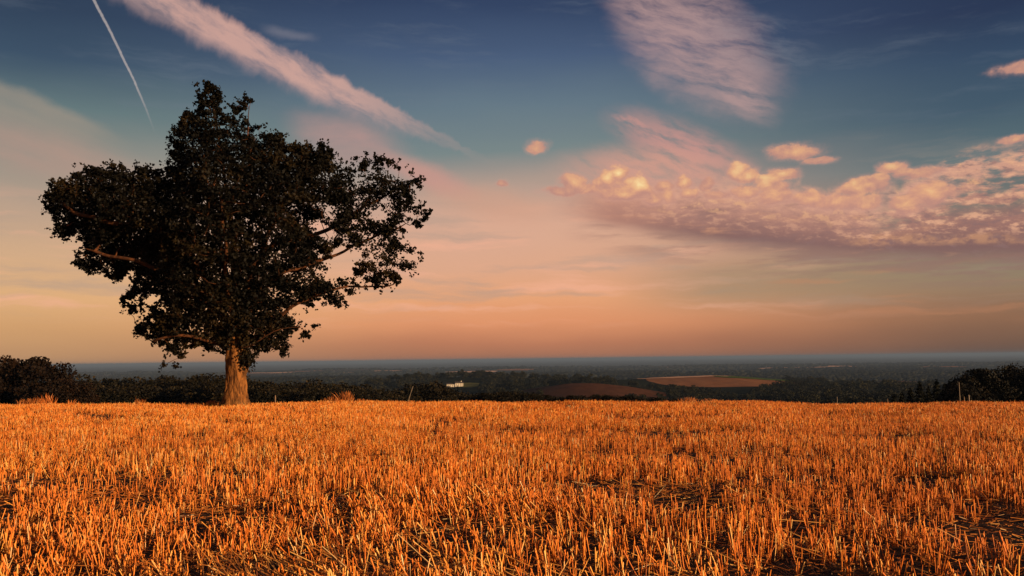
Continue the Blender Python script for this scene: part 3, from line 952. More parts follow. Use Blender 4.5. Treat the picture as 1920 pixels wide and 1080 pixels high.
_zo = [(597, 890), (560, 872), (520, 868), (482, 882), (458, 902), (442, 930), (408, 926), (436, 890), (420, 862), (388, 850), (350, 846), (318, 816), (332, 786), (368, 770), (372, 745), (345, 742), (300, 762), (272, 745),
       (298, 700), (310, 672), (328, 642), (300, 636), (270, 656), (240, 648), (215, 626), (175, 636), (135, 602), (150, 572), (166, 558), (150, 522), (110, 530), (66, 512), (76, 486), (46, 430), (40, 398), (60, 350), (110, 345),
       (160, 312), (200, 302), (260, 297), (320, 302), (370, 307), (420, 305), (432, 270), (430, 188), (464, 182), (468, 132), (500, 134), (520, 152), (526, 100), (515, 48), (545, 45), (584, 70), (586, 104), (602, 130), (630, 112),
       (640, 88), (686, 92), (662, 116), (642, 142), (672, 170), (720, 184), (745, 196), (780, 206), (790, 236), (830, 236), (880, 230), (940, 247), (962, 292), (1008, 300), (1010, 270), (1050, 265), (1110, 286), (1168, 306),
       (1190, 345), (1232, 346), (1215, 362), (1180, 386), (1190, 416), (1248, 440), (1226, 470), (1190, 500), (1150, 522), (1160, 552), (1212, 576), (1195, 622), (1140, 664), (1098, 686), (1040, 672), (1000, 664), (1010, 630),
       (995, 600), (965, 560), (935, 590), (940, 620), (970, 640), (998, 690), (975, 746), (912, 740), (880, 733), (838, 752), (800, 778), (832, 800), (886, 798), (880, 830), (840, 836), (810, 816), (788, 830), (806, 870), (780, 892),
       (740, 876), (700, 886), (668, 880), (660, 890)]
OUT = np.array([oak_xz(60 + X / 1.661, 130 + Y / 1.661) for X, Y in _zo])

def poly_in(P, poly):
    x, y = P[:, 0], P[:, 1]; ins = np.zeros(len(P), bool); j = len(poly) - 1
    for i in range(len(poly)):
        xi, yi = poly[i]; xj, yj = poly[j]
        c = ((yi > y) != (yj > y)) & (x < (xj - xi) * (y - yi) / (yj - yi + 1e-12) + xi)
        ins ^= c; j = i
    return ins

def poly_dist(P, poly):
    best = np.full(len(P), 1e9)
    for i in range(len(poly)):
        a, b = poly[i - 1], poly[i]; ab = b - a
        t = np.clip(((P - a) @ ab) / (ab @ ab + 1e-12), 0, 1)
        best = np.minimum(best, np.hypot(*(P - a - t[:, None] * ab).T))
    return best

# thin places where the sky shows (centre and radii in the tracing's units, strength)
_holes = [(740, 510, 22, 24, 1), (858, 466, 24, 20, 1), (915, 508, 24, 18, 1), (966, 598, 30, 46, 1), (645, 634, 14, 12, 1), (612, 520, 9, 8, .9), (436, 752, 18, 10, 1), (760, 400, 18, 26, .75), (920, 366, 10, 8, .8), (484, 432, 14, 12, .75),
          (380, 720, 32, 18, 1), (860, 640, 20, 14, .6), (1085, 600, 46, 30, .55), (1120, 400, 36, 40, .55), (1060, 455, 40, 24, .55), (1160, 470, 30, 24, .55), (815, 752, 30, 16, .8), (905, 440, 40, 20, .6), (770, 630, 18, 10, .7), (250, 560, 40, 24, .35),
          (500, 580, 18, 10, .5), (600, 640, 10, 10, .6), (1010, 480, 20, 18, .5), (560, 425, 12, 10, .5), (340, 640, 20, 14, .5), (130, 470, 26, 20, .4), (460, 300, 16, 12, .35), (1040, 560, 16, 16, .6)]
HOLES = [(*oak_xz(60 + X / 1.661, 130 + Y / 1.661), 1.22 * rx / 1.661 * OAK_Y / F_PX, 1.22 * ry / 1.661 * OAK_Y / F_PX, s) for X, Y, rx, ry, s in _holes]

def oak_points():
    lo, hi = OUT.min(0) - 0.3, OUT.max(0) + 0.3
    N = 21000
    P = rng.uniform(lo, hi, (N, 2))
    wob = np.stack([fbm(P[:, 0] * 1.3, P[:, 1] * 1.3, 61, 3) - 0.5, fbm(P[:, 0] * 1.3 + 40, P[:, 1] * 1.3, 62, 3) - 0.5], -1) * 0.28
    ins = poly_in(P + wob, OUT)
    P = P[ins]
    dist = poly_dist(P, OUT)
    right = np.clip((P[:, 0] - 3.2) / 3.0, 0, 1) * np.clip((P[:, 1] - 4.5) / 1.5, 0, 1)
    cl = fbm(P[:, 0] * 0.95, P[:, 1] * 1.2, 71, 4)
    fine = fbm(P[:, 0] * 2.6, P[:, 1] * 3.0, 72, 3)
    dens = np.clip((cl - 0.28) / 0.17, 0.10, 1) * np.clip((fine - 0.26) / 0.16, 0.15, 1)
    lacy = np.clip((fine - 0.42) / 0.14, 0.04, 1) * np.clip((cl - 0.3) / 0.15, 0.25, 1) * 0.75
    dens = np.maximum(dens, np.clip((-P[:, 0] - 1.5) / 3, 0, 0.62))
    dens = dens * (1 - right * 0.85) + lacy * right * 0.85
    edge = np.clip(1 - dist / 0.9, 0, 1)
    dens *= 1 - edge * np.clip((0.56 - fine) / 0.14, 0, 0.8)
    for hx, hz, rx, rz, s in HOLES:
        q = ((P[:, 0] - hx) / rx) ** 2 + ((P[:, 1] - hz) / rz) ** 2
        dens *= 1 - s * np.clip(1.6 - q, 0, 1)
    keep = rng.random(len(P)) < dens
    P, dist = P[keep], dist[keep]
    # depth of the crown: deep in its middle, thin at its outline
    half = np.minimum(4.4, 0.15 + 1.15 * dist ** 0.9)
    cs = 1 - np.clip((P[:, 0] / 11.5) ** 2, 0, 1) * 0.45
    half = half * cs * (1 - 0.45 * np.clip((P[:, 0] - 3.2) / 3.0, 0, 1))
    u = rng.uniform(-1, 1, len(P)); u = np.sign(u) * np.abs(u) ** 0.72
    dep = u * half
    return np.stack([P[:, 0], dep, P[:, 1]], -1)

# limbs: pixels of the photo with a depth
_limbs = [
    ([(441, 650), (412, 590), (372, 545), (320, 512), (280, 494), (235, 488), (175, 470)], [0, -.3, -.8, -1.3, -1.8, -1.6, -1.0]),
    ([(440, 640), (405, 560), (360, 490), (330, 445), (285, 428), (220, 426), (150, 400), (110, 370)], [0, .2, .4, -.8, -1.6, -1.8, -1.0, -.4]),
    ([(446, 650), (470, 590), (500, 545), (530, 515), (575, 500), (640, 470), (700, 440), (760, 420)], [0, -.3, -.7, -.6, -.1, .4, .5, .4]),
    ([(446, 640), (462, 560), (480, 500), (520, 458), (560, 450), (610, 430), (670, 390), (740, 350)], [0, -.4, -.8, -.9, -.2, .3, .5, .5]),
    ([(450, 655), (500, 620), (550, 575), (600, 552), (660, 534), (700, 538), (730, 532)], [0, -.2, -.5, -.2, .2, .1, .2]),
    ([(443, 640), (441, 560), (434, 470), (424, 380), (410, 280), (396, 190), (386, 160)], [0, .2, .5, .5, .3, .1, 0]),
    ([(444, 600), (470, 500), (500, 400), (540, 330), (590, 300)], [0, .8, 1.6, 1.6, 1.2]),
    ([(440, 600), (410, 480), (375, 380), (350, 290), (345, 240)], [0, .8, 1.6, 1.2, .6]),
    ([(438, 655), (400, 640), (350, 630), (300, 640)], [0, -.6, -1.2, -1.0]),
    ([(446, 660), (480, 640), (530, 615), (575, 620)], [0, -.6, -1.0, -.6]),
    ([(442, 640), (446, 560), (460, 470), (452, 380)], [0, -1.4, -2.8, -3.4]),
    ([(442, 640), (430, 560), (410, 470), (420, 400)], [0, 1.6, 3.2, 4.0]),
    ([(444, 650), (500, 560), (560, 500), (600, 420)], [0, 1.6, 3.0, 3.0]),
    ([(440, 650), (380, 570), (310, 500), (240, 420)], [0, 1.6, 2.8, 2.6]),
    ([(443, 585), (442, 500), (452, 400), (470, 320), (462, 235), (468, 190)], [0, -.3, -.4, -.2, 0, 0]),
]

def build_oak():
    root = thing('oak_tree', (OAK_BASE.x, OAK_Y, OAK_Z0), 'large lone spreading oak with sunlit trunk and dark crown at the stubble edge', 'tree')
    S = oak_points()
    # ---- branch skeleton
    pos, par, limb_of = [], [], []
    def node(p, q, l):
        pos.append(np.array(p, float)); par.append(q); limb_of.append(l); return len(pos) - 1
    for li, (pts, dep) in enumerate(_limbs):
        K = []
        for (px, py), dd in zip(pts, dep):
            x, z = oak_xz(px, py); K.append((x, dd, z))
        K = np.array(K); prev = -1
        segs = np.linalg.norm(np.diff(K, axis=0), axis=1); cum = np.concatenate([[0], np.cumsum(segs)])
        tt = np.arange(0, cum[-1], 0.32)
        C = np.stack([np.interp(tt, cum, K[:, k]) for k in range(3)], -1)
        # rounding and the crooked growth of oak
        for _ in range(2): C[1:-1] = (C[:-2] + 2 * C[1:-1] + C[2:]) / 4
        wig = rng.normal(size=C.shape); 
        for _ in range(2): wig[1:-1] = (wig[:-2] + 2 * wig[1:-1] + wig[2:]) / 4
        wig[0] = 0
        C = C + wig * 0.085
        for c in C: prev = node(c, prev, li)
    n_main = len(pos)
    order = np.argsort(S[:, 0] ** 2 + (S[:, 2] - 5) ** 2 + S[:, 1] ** 2)
    sel = np.sort(rng.choice(len(S), min(3600, len(S)), replace=False))
    tgt = S[sel]
    base = np.array(pos)
    d0 = np.array([np.min(np.linalg.norm(base - t, axis=1)) for t in tgt])
    buf = np.zeros((60000, 3)); buf[:len(pos)] = base
    cost = np.zeros(60000)
    for t in tgt[np.argsort(d0)]:
        n = len(pos)
        dv = t - buf[:n]
        dd = np.linalg.norm(dv, axis=1)
        back = np.clip(-(dv[:, 2]) / (dd + 1e-6), 0, 1) * 0.25 * dd        # seldom grows downwards
        k = int(np.argmin(dd + back + cost[:n]))
        L = dd[k]; steps = max(1, int(L / 0.22))
        a = buf[k].copy(); bend = rng.normal(size=3) * 0.10 * L
        prev = k
        for s in range(1, steps + 1):
            u = s / steps
            p = a * (1 - u) + t * u + bend * math.sin(math.pi * u) + (rng.normal(size=3) * 0.02 if s < steps else 0)
            m = node(p, prev, limb_of[k]); buf[m] = p; cost[m] = cost[k] + 0.03; prev = m
    n = len(pos); P = buf[:n]; par_a = np.array(par)
    cnt = np.zeros(n); has = np.zeros(n, bool)
    has[par_a[par_a >= 0]] = True
    cnt[~has] = 1
    for i in range(n - 1, -1, -1):
        if par_a[i] >= 0: cnt[par_a[i]] += cnt[i]
    rad = np.clip(0.0105 * cnt ** 0.52, 0.009, 0.34)
    kids = [[] for _ in range(n)]
    for i in range(n):
        if par_a[i] >= 0: kids[par_a[i]].append(i)
    parts = [[] for _ in _limbs]
    starts = [i for i in range(n) if par_a[i] < 0]
    stack = list(starts)
    while stack:
        s = stack.pop()
        ch = [s]
        while kids[ch[-1]]:
            ks = sorted(kids[ch[-1]], key=lambda q: -cnt[q] - (1e6 if q < n_main else 0))
            stack.extend(ks[1:]); ch.append(ks[0])
        pts = P[ch]; rr = rad[ch].copy()
        if par_a[s] >= 0:
            pts = np.vstack([P[par_a[s]], pts]); rr = np.concatenate([[rr[0]], rr])
        if len(pts) < 2: continue
        for _ in range(1): rr[1:-1] = (rr[:-2] + 2 * rr[1:-1] + rr[2:]) / 4
        rr[-1] *= 0.5
        sides = 9 if rr.max() > 0.12 else 6 if rr.max() > 0.04 else 4
        parts[limb_of[s]].append(tube_np(pts, rr, sides))
    for pl in parts:
        if pl:
            V, F = join_np(pl); mesh_np('limb', V, F, M_limb, parent=root, smooth=True)
    # ---- leaves: sprays of 20 around each point
    per = 25
    C = np.repeat(S, per, axis=0)
    db = poly_dist(S[:, [0, 2]], OUT)
    sp = np.repeat(rng.uniform(0.12, 0.25, len(S)) * np.clip(db / 0.5, 0.45, 1), per)[:, None]
    C = C + rng.normal(size=C.shape) * sp * np.array([0.75, 0.75, 0.6])
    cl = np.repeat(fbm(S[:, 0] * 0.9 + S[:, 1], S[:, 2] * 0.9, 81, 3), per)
    low = np.repeat(np.clip((6.0 - S[:, 2]) / 3.0, 0, 1) * np.clip(1.6 - np.abs(S[:, 0] - 0.8) / 3.0, 0, 1), per)      # sunlight painted into the tone of leaves low round the bole
    tone = np.clip((cl - 0.5) * 1.9 + 0.38 + low * 0.36 + rng.normal(size=len(C)) * 0.10, 0, 1)  # clump contrast likewise colours some clumps as if lit
    # sprigs that stand up out of the crown's outline
    i = np.arange(0, len(OUT))
    ex, et = [], []
    for a, b in zip(OUT[:-1], OUT[1:]):
        L = np.linalg.norm(b - a); nrm = np.array([-(b - a)[1], (b - a)[0]]) / (L + 1e-9)
        for _ in range(int(L / 0.22)):
            u = rng.random(); q = a * (1 - u) + b * u
            up = nrm + np.array([0, 0.35]); up /= np.linalg.norm(up)
            if up[1] < -0.2 and rng.random() < 0.6: continue
            ln = rng.uniform(0.04, 0.30)
            y0 = rng.normal() * 0.22
            for s in np.linspace(0, 1, 7):
                w = q + up * ln * s + rng.normal(size=2) * 0.05
                ex.append((w[0], y0 + rng.normal() * 0.05, w[1])); et.append(rng.uniform(0.2, 0.8))
    C = np.vstack([C, np.array(ex)]); tone = np.concatenate([tone, np.array(et)])
    keep = np.ones(len(C), bool)
    for hx, hz, rx, rz, s in HOLES:
        if s >= 0.99: keep &= ((C[:, 0] - hx) / rx) ** 2 + ((C[:, 2] - hz) / rz) ** 2 > 0.75
    C, tone = C[keep], tone[keep]
    # leafy shoots out of the bole, right side
    xx, zz = oak_xz(463, 672)
    sh = np.stack([xx + 0.14 + rng.normal(size=420) * 0.17, -0.35 + rng.normal(size=420) * 0.22, zz + rng.normal(size=420) * 0.24], -1)
    C = np.vstack([C, sh]); tone = np.concatenate([tone, rng.uniform(0.3, 1, 420)])
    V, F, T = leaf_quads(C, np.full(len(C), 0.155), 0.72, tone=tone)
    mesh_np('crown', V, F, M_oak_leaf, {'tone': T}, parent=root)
    # ---- bole with buttressed foot
    hz = [-0.5, -0.1, 0.0, 0.1, 0.22, 0.38, 0.6, 0.9, 1.3, 1.7, 2.05, 2.4, 2.8, 3.3, 3.9, 4.4]
    hr = [0.95, 0.80, 0.72, 0.66, 0.62, 0.58, 0.545, 0.51, 0.485, 0.475, 0.485, 0.505, 0.49, 0.44, 0.38, 0.28]
    zs = np.linspace(-0.5, 4.4, 110)
    rs = np.interp(zs, hz, hr)
    k = 72
    a = np.linspace(0, 2 * np.pi, k, endpoint=False)
    Zg, Ag = np.meshgrid(zs, a, indexing='ij')
    Rg = rs[:, None] * np.ones(k)[None]
    foot = np.clip(1 - Zg / 0.9, 0, 1.3) ** 1.6
    lob = np.zeros_like(Rg)
    for ang, amp, wdt in ((-2.85, .34, .30), (-1.95, .20, .26), (-0.95, .22, .28), (-0.1, .40, .26), (0.9, .25, .3), (2.0, .3, .3)):
        da = np.angle(np.exp(1j * (Ag - ang))); lob += amp * np.exp(-0.5 * (da / wdt) ** 2)
    Rg = Rg * (1 + 0.035 * np.sin(Ag * 5 + Zg * 0.6) + 0.02 * np.sin(Ag * 9 - Zg)) + foot * (lob - 0.12)
    bark = fbm(Ag / (2 * np.pi) * 26 + Zg * 0.25, Zg * 1.6, 91, 3) - 0.5
    bark2 = fbm(Ag / (2 * np.pi) * 44, Zg * 3.5, 92, 2) - 0.5
    Rg = Rg + bark * 0.11 + bark2 * 0.05
    burr = np.exp(-0.5 * ((np.angle(np.exp(1j * (Ag + 0.25))) / 0.35) ** 2 + ((Zg - 1.95) / 0.2) ** 2)) * 0.16
    burr += np.exp(-0.5 * ((np.angle(np.exp(1j * (Ag + 1.5))) / 0.3) ** 2 + ((Zg - 2.25) / 0.22) ** 2)) * 0.10
    Rg = Rg + burr
    lean = 0.02 * np.sin(Zg)
    V = np.stack([Rg * np.cos(Ag) + lean, Rg * np.sin(Ag), Zg], -1).reshape(-1, 3)
    i = np.arange(len(zs) - 1)[:, None] * k + np.arange(k)[None]
    j = np.arange(len(zs) - 1)[:, None] * k + (np.arange(k)[None] + 1) % k
    F = np.stack([i, j, j + k, i + k], -1).reshape(-1, 4)
    mesh_np('trunk', V, F, M_bark, parent=root, smooth=True)
build_oak()

# ------------------------------------------------------------------ stubble
def build_stubble():
    D0, D1 = 2.6, 46.2
    # tufts: denser per square metre everywhere alike, thinned by patchy noise
    def sample(d0, d1, per_m2, slope=0.74):
        area = slope * (d1 ** 2 - d0 ** 2) + 16 * (d1 - d0)
        n = int(area * per_m2)
        y = np.sqrt(rng.uniform(d0 ** 2, d1 ** 2, n)); x = rng.uniform(-1, 1, n) * (slope * y + 8.0)
        return x, y
    VS, FS, TS, k = [], [], [], 0
    def track(x, y):
        """the flattened wheel track at the left and trodden patches"""
        yl = 11.6 + (x + 5.5) * 0.10
        t1 = np.exp(-0.5 * ((y - yl) / 0.75) ** 2) * np.clip((-3.0 - x) / 0.8, 0, 1)
        t2 = np.exp(-0.5 * (((y - 7.6) / 0.42) ** 2 + ((x + 0.35) / 0.55) ** 2))
        t3 = np.exp(-0.5 * (((y - 7.2) / 0.75) ** 2 + ((x - 1.3) / 1.0) ** 2)) * 0.5
        t4 = np.exp(-0.5 * (((y - 10.0) / 0.5) ** 2 + ((x - 1.9) / 1.4) ** 2)) * 0.7
        return np.clip(t1 + (t2 + t3 + t4) * 0.75, 0, 1)
    for (d0, d1, tufts, sides, segs) in ((D0, 12.5, 92, 5, 2), (12.5, 24, 80, 3, 1), (24, D1, 60, 3, 1)):
        x, y = sample(d0, d1, tufts)
        g = fbm(x * 0.55, y * 0.55, 101, 4); g2 = fbm(x * 2.0, y * 1.4, 102, 3)
        rowp = np.cos((x * math.cos(0.22) - y * math.sin(0.22)) * 2 * np.pi / 0.32)
        sparse = np.clip((x + 1) / 8, 0, 1) * np.clip((16 - y) / 8, 0, 1) * 0.03
        keep = (g * 0.55 + g2 * 0.45 + rowp * 0.05 > 0.415 + sparse) & (rng.random(len(x)) > track(x, y) * 0.95)
        x, y, g = x[keep], y[keep], g[keep]
        m = rng.integers(1, 5, len(x))
        x, y, g = np.repeat(x, m), np.repeat(y, m), np.repeat(g, m)
        ang, rr = rng.random(len(x)) * 6.283, np.abs(rng.normal(size=len(x))) * 0.030
        ox, oy = np.cos(ang) * rr, np.sin(ang) * rr
        bx, by = x + ox, y + oy
        ok = by < D1
        bx, by, ox, oy, g = bx[ok], by[ok], ox[ok], oy[ok], g[ok]
        n = len(bx)
        bz = ground_z(bx, by) - 0.02
        h = np.clip(rng.normal(0.176, 0.038, n) + (g - 0.5) * 0.20, 0.05, 0.30)
        short = rng.random(n) < 0.14; h[short] *= rng.uniform(0.35, 0.8, short.sum())
        leanf = fbm(bx * 0.35, by * 0.35, 104, 3)
        amt = 0.065 + np.clip((leanf - 0.50) / 0.2, 0, 1) * 0.22 + np.clip((7.6 - by) / 2.0, 0, 1) * 0.16
        dirx = -0.35 + (fbm(bx * 0.25, by * 0.25, 105, 2) - 0.5) * 1.6
        lx = ox * 1.2 + rng.normal(size=n) * amt + dirx * np.clip(amt - 0.1, 0, 1) * 1.2
        ly = oy * 1.2 + rng.normal(size=n) * amt
        wild = rng.random(n) < 0.05; lx[wild] += rng.normal(size=wild.sum()) * 0.7; ly[wild] += rng.normal(size=wild.sum()) * 0.5
        r = rng.uniform(0.0028, 0.0048, n) * np.clip(by / 20, 1, 1.6)
        top = np.stack([bx + lx * h, by + ly * h, bz + h], -1); bot = np.stack([bx, by, bz], -1)
        mid = (top + bot) / 2 + np.stack([rng.normal(size=n) * .005, rng.normal(size=n) * .005, np.zeros(n)], -1)
        rings = [bot, mid, top] if segs == 2 else [bot, top]
        rad = [1.1, 1.0, 0.95] if segs == 2 else [1.1, 0.95]
        a0 = rng.random(n) * 6.283
        a = a0[:, None] + np.linspace(0, 2 * np.pi, sides, endpoint=False)[None]
        off = np.stack([np.cos(a), np.sin(a), np.zeros_like(a)], -1)
        V = np.stack([c[:, None, :] + off * (r * q)[:, None, None] for c, q in zip(rings, rad)], 1)
        if sides == 5: V[:, -1, :, 2] += rng.normal(size=(n, 1)) * 0.004 + off[:, :, 0] * 0.004
        per = sides * len(rings)
        i = (np.arange(len(rings) - 1)[:, None] * sides + np.arange(sides)[None]).ravel()
        j = (np.arange(len(rings) - 1)[:, None] * sides + (np.arange(sides)[None] + 1) % sides).ravel()
        f = np.stack([i, j, j + sides, i + sides], -1)
        F = (f[None] + (np.arange(n) * per)[:, None, None]).reshape(-1, 4) + k
        tone = np.clip(rng.normal(0.50, 0.25, n) + (g - 0.5) * 0.3 + np.clip((9.5 - by) / 5, 0, 1) * 0.16 + np.clip(-bx / 6, -0.5, 1) * 0.10, 0, 0.95)
        pale = rng.random(n) < 0.025; tone[pale] = rng.uniform(0.95, 1.0, pale.sum())
        VS.append(V.reshape(-1, 3)); FS.append(F); TS.append(np.repeat(tone, per)); k += n * per
        # dry leaf blades still hanging on the stalks, near ones only
        if d1 < 26:
            pick = np.nonzero(rng.random(n) < (0.5 if d1 < 13 else 0.25))[0]
            q = len(pick)
            c = bot[pick] + (top[pick] - bot[pick]) * rng.uniform(0.2, 0.8, q)[:, None]
            an = rng.random(q) * 6.283; ln = rng.uniform(0.04, 0.11, q)
            tip = c + np.stack([np.cos(an) * ln * .8, np.sin(an) * ln * .8, rng.uniform(-0.6, 0.55, q) * ln], -1)
            sd = np.stack([-np.sin(an), np.cos(an), rng.normal(size=q) * 0.6], -1) * rng.uniform(0.002, 0.0045, q)[:, None]
            Vb = np.stack([c - sd, c + sd, tip + sd * 0.4, tip - sd * 0.4], 1).reshape(-1, 3)
            FS.append(np.arange(4 * q).reshape(-1, 4) + k); VS.append(Vb); TS.append(np.repeat(np.clip(rng.normal(0.42, 0.2, q), 0, 0.95), 4)); k += 4 * q
    o = mesh_np('stubble', np.concatenate(VS), np.concatenate(FS), M_straw, {'tone': np.concatenate(TS)})
    tag(o, 'orange sunlit cut wheat stubble covering the whole foreground field', 'stubble', kind='stuff')

    # straw that lies on the soil
    VS, FS, TS, k = [], [], [], 0
    for (d0, d1, dens, flat) in ((D0, 11, 300, 0), (11, 20, 130, 0), (20, 34, 40, 0)):
        x, y = sample(d0, d1, dens)
        n = len(x)
        tr = track(x, y)
        keep = rng.random(n) < 0.55 + 0.45 * tr
        x, y, tr = x[keep], y[keep], tr[keep]; n = len(x)
        an = rng.normal(size=n) * 1.1 + rng.choice([0.25, -0.6], n)
        an = np.where(rng.random(n) < 0.35, rng.random(n) * 6.283, an)
        ln = np.clip(rng.gamma(2.0, 0.045, n), 0.02, 0.42)
        z = ground_z(x, y) + 0.012 + np.abs(rng.normal(size=n)) * 0.03
        pit = rng.normal(size=n) * 0.16
        dv = np.stack([np.cos(an) * np.cos(pit), np.sin(an) * np.cos(pit), np.sin(pit)], -1) * ln[:, None] / 2
        c = np.stack([x, y, z + np.abs(dv[:, 2])], -1)
        r = rng.uniform(0.0018, 0.0040, n)
        sd = np.stack([-np.sin(an), np.cos(an), an * 0], -1) * r[:, None]; up = np.stack([x * 0, x * 0, r * 1.6], -1)
        a, b = c - dv, c + dv
        V = np.stack([a - sd, a + up, a + sd, b - sd, b + up, b + sd], 1).reshape(-1, 3)
        f = np.array([[0, 1, 4, 3], [1, 2, 5, 4]])
        FS.append((f[None] + (np.arange(n) * 6)[:, None, None]).reshape(-1, 4) + k); VS.append(V)
        tone = np.clip(rng.normal(0.48, 0.24, n), 0, 0.95); p = rng.random(n) < 0.02; tone[p] = rng.uniform(0.96, 1, p.sum())
        TS.append(np.repeat(tone, 6)); k += 6 * n
    # long straws laid over one another at the camera's feet
    n = 560
    cx = np.concatenate([rng.normal(-1.55, 0.75, 400), rng.uniform(-4, 4, 160)]); cy = np.concatenate([rng.normal(5.7, 0.35, 400), rng.uniform(4.6, 11, 160)])
    an = rng.normal(-0.75, 0.35, n); ln = rng.uniform(0.18, 0.48, n); pit = rng.normal(-0.22, 0.12, n)
    dv = np.stack([np.cos(an) * np.cos(pit), np.sin(an) * np.cos(pit), np.sin(pit)], -1) * ln[:, None] / 2
    c = np.stack([cx, cy, ground_z(cx, cy) + 0.05 + np.abs(dv[:, 2]) + rng.random(n) * 0.07], -1)
    r = rng.uniform(0.0020, 0.0036, n); sd = np.stack([-np.sin(an), np.cos(an), an * 0], -1) * r[:, None]; up = np.stack([r * 0, r * 0, r * 1.7], -1)
    a, b = c - dv, c + dv
    V = np.stack([a - sd, a + up, a + sd, b - sd, b + up, b + sd], 1).reshape(-1, 3)
    FS.append((np.array([[0, 1, 4, 3], [1, 2, 5, 4]])[None] + (np.arange(n) * 6)[:, None, None]).reshape(-1, 4) + k); VS.append(V)
    TS.append(np.repeat(np.clip(rng.normal(0.62, 0.2, n), 0.1, 0.97), 6))
    o = mesh_np('loose_straw', np.concatenate(VS), np.concatenate(FS), M_litter, {'tone': np.concatenate(TS)})
    tag(o, 'loose broken straw lying between the stubble rows', 'straw', kind='stuff')
build_stubble()

# ------------------------------------------------------------------ field margin: grass and stakes
def grass_tuft(px, d, h, n, label, group=None, spread=0.35):
    x = xw(px, d); z = gz(x, d)
    V, F = [], []
    ox, oy = np.clip(rng.normal(size=n), -1.5, 1.5) * spread * 0.8, np.clip(rng.normal(size=n), -1.5, 1.5) * spread * 0.4
    hh = h * np.clip(1 - (ox / (spread * 2.6)) ** 2, 0.35, 1) * rng.uniform(0.6, 1.1, n)
    lx, ly = rng.normal(size=n) * 0.28, rng.normal(size=n) * 0.2
    w = 0.008
    t = np.array([0, 0.45, 0.8, 1.0]); wd = np.array([1, 0.9, 0.9, 0.3])
    P = np.stack([ox[:, None] + lx[:, None] * hh[:, None] * t ** 1.6, oy[:, None] + ly[:, None] * hh[:, None] * t ** 1.6, hh[:, None] * t[None] - 0.05], -1)
    a = rng.random(n) * 6.28
    sd = np.stack([np.cos(a), np.sin(a) * 0.6, a * 0], -1)[:, None, :] * (w * wd)[None, :, None]
    # seed heads: widen the upper part of some blades
    seed = (rng.random(n) < 0.45)
    sd[seed, 2] *= 2.6
    VV = np.stack([P - sd, P + sd], 2).reshape(-1, 3)
    f = np.array([[0, 1, 3, 2], [2, 3, 5, 4], [4, 5, 7, 6]])
    FF = (f[None] + (np.arange(n) * 8)[:, None, None]).reshape(-1, 4)
    o = mesh_np('grass_tuft', VV, FF, M_grass, {'tone': np.repeat(rng.random(n), 8)})
    o.location = (x, d, z)
    return tag(o, label, 'grass tuft', group)

grass_tuft(64, 45.4, 0.62, 240, 'feathery dry grass tuft by the field edge below the brownish dome-topped tree', spread=0.5)
grass_tuft(92, 45.6, 0.85, 90, 'tall dry grass tuft just right of the feathery tuft below the dome-topped tree', spread=0.28)
grass_tuft(138, 45.5, 0.52, 60, 'short dry grass tuft between the dome-topped tree and the oak', spread=0.25)
grass_tuft(264, 45.2, 0.60, 70, 'thin upright dry grass tuft left of the oak trunk', spread=0.18)
grass_tuft(398, 43.2, 0.42, 110, 'small reddish grass tuft touching the left root of the oak', spread=0.22)
grass_tuft(622, 45.0, 0.55, 150, 'dry grass tuft right of the oak, the lower of two neighbours', spread=0.35)
grass_tuft(648, 45.0, 0.78, 190, 'tallest plume of dry grass at the field edge right of the oak', spread=0.24)
grass_tuft(676, 45.2, 0.42, 90, 'low dry grass tuft just right of the tallest plume', spread=0.3)
grass_tuft(1288, 45.2, 0.48, 170, 'dry grass tuft at the field edge below the tan hill field', spread=0.4)
grass_tuft(1330, 45.4, 0.42, 130, 'low dry grass tuft right of the one below the tan hill field', spread=0.4)
for k, px in enumerate(np.concatenate([rng.uniform(0, 420, 16), rng.uniform(470, 760, 14), rng.uniform(780, 1900, 22)])):
    grass_tuft(px, 45.6 + rng.uniform(-.3, .5), rng.uniform(0.18, 0.36), 60, 'little wisp of dry grass along the far edge of the stubble field', 'grass wisps along the far field edge', spread=0.35)

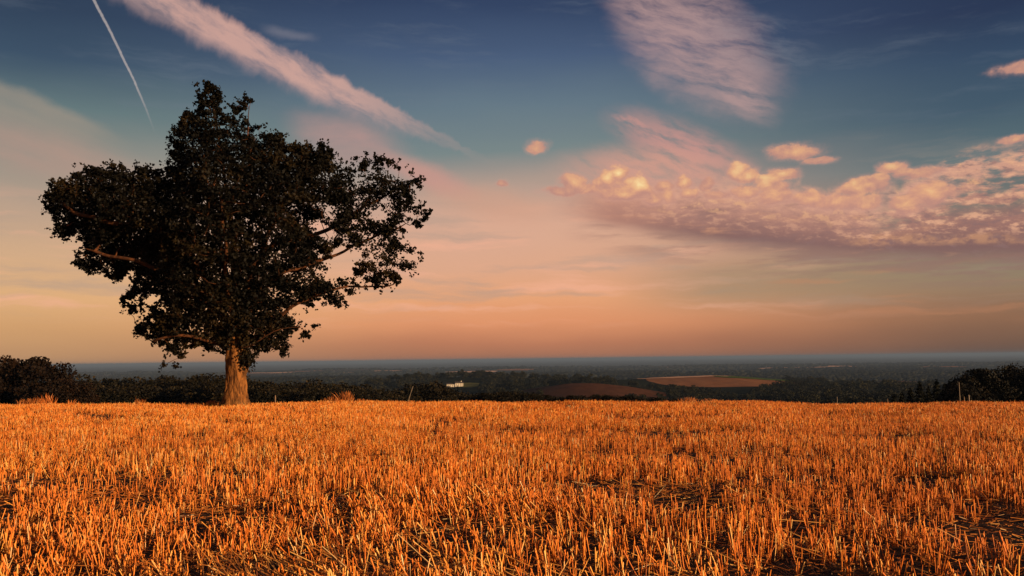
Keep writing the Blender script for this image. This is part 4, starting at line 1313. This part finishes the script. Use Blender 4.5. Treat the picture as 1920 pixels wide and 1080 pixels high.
def stake(px, ybase, ytop, d, r, mat, label, lean=0.0, name='wooden_stake', bend=0.0, cat='stake'):
    x = xw(px, d); z = gz(x, d)
    top = EYE.z - (ytop - hor(px)) / F_PX * d
    h = top - z
    root = thing(name, (x, d, z), label, cat)
    t = np.linspace(0, 1, 12)
    pts = np.stack([lean * h * t + bend * np.sin(t * np.pi) * h, 0 * t, -0.25 + (h + 0.25) * t], -1)
    rr = r * (1 - 0.25 * t) * (1 + 0.12 * np.sin(t * 17))
    V, F = tube_np(pts, rr, 8)
    mesh_np('shaft', V, F, mat, parent=root, smooth=True)
    bm = bmesh.new()
    q = pts[-1]
    bmesh.ops.create_cone(bm, cap_ends=True, segments=8, radius1=rr[-1] * 1.08, radius2=rr[-1] * 0.7, depth=rr[-1] * 1.2, matrix=Matrix.Translation(Vector(q)))
    mesh_bm('tip', bm, mat, root)
    return root

stake(517, 752, 741, 46.5, 0.040, M_post, 'short weathered stake at the field edge right of the oak trunk')
stake(761, 752, 724, 46.5, 0.016, M_postpale, 'thin bare stick leaning to the right above the field edge', lean=0.36, bend=-0.02, cat='stick', name='leaning_stick')
stake(1566, 756, 743, 46.5, 0.018, M_postpale, 'thin pale rod at the dip in the field edge below the valley wood')
stake(1660, 756, 747, 46.5, 0.022, M_post, 'tiny dark stake before the row of small conifers')
stake(1795, 752, 716, 46.5, 0.021, M_postpale, 'tall pale stake before the broad near-black tree')
stake(1803, 752, 743, 46.0, 0.026, M_post, 'short thin stake between the tall pale stake and the stout one')
stake(1812, 752, 740, 46.0, 0.036, M_postpale, 'stout pale fence stake right of the tall thin one')

# ------------------------------------------------------------------ haze
def build_haze():
    bm = bmesh.new()
    box(bm, -95000, 95000, -400, 115000, -104, 19.0)
    m = bpy.data.materials.new('haze_air'); m.use_nodes = True
    nt = m.node_tree; nt.nodes.clear(); G.nt = nt
    out = G.new('ShaderNodeOutputMaterial'); v = G.new('ShaderNodeVolumePrincipled')
    v.inputs['Color'].default_value = (0.21, 0.31, 0.50, 1)
    v.inputs['Density'].default_value = 7.5e-5
    v.inputs['Anisotropy'].default_value = 0.0
    nt.links.new(v.outputs[0], out.inputs['Volume'])
    o = mesh_bm('haze', bm, m)
    tag(o, 'thin bluish evening haze over the whole landscape', 'haze', kind='stuff')
build_haze()
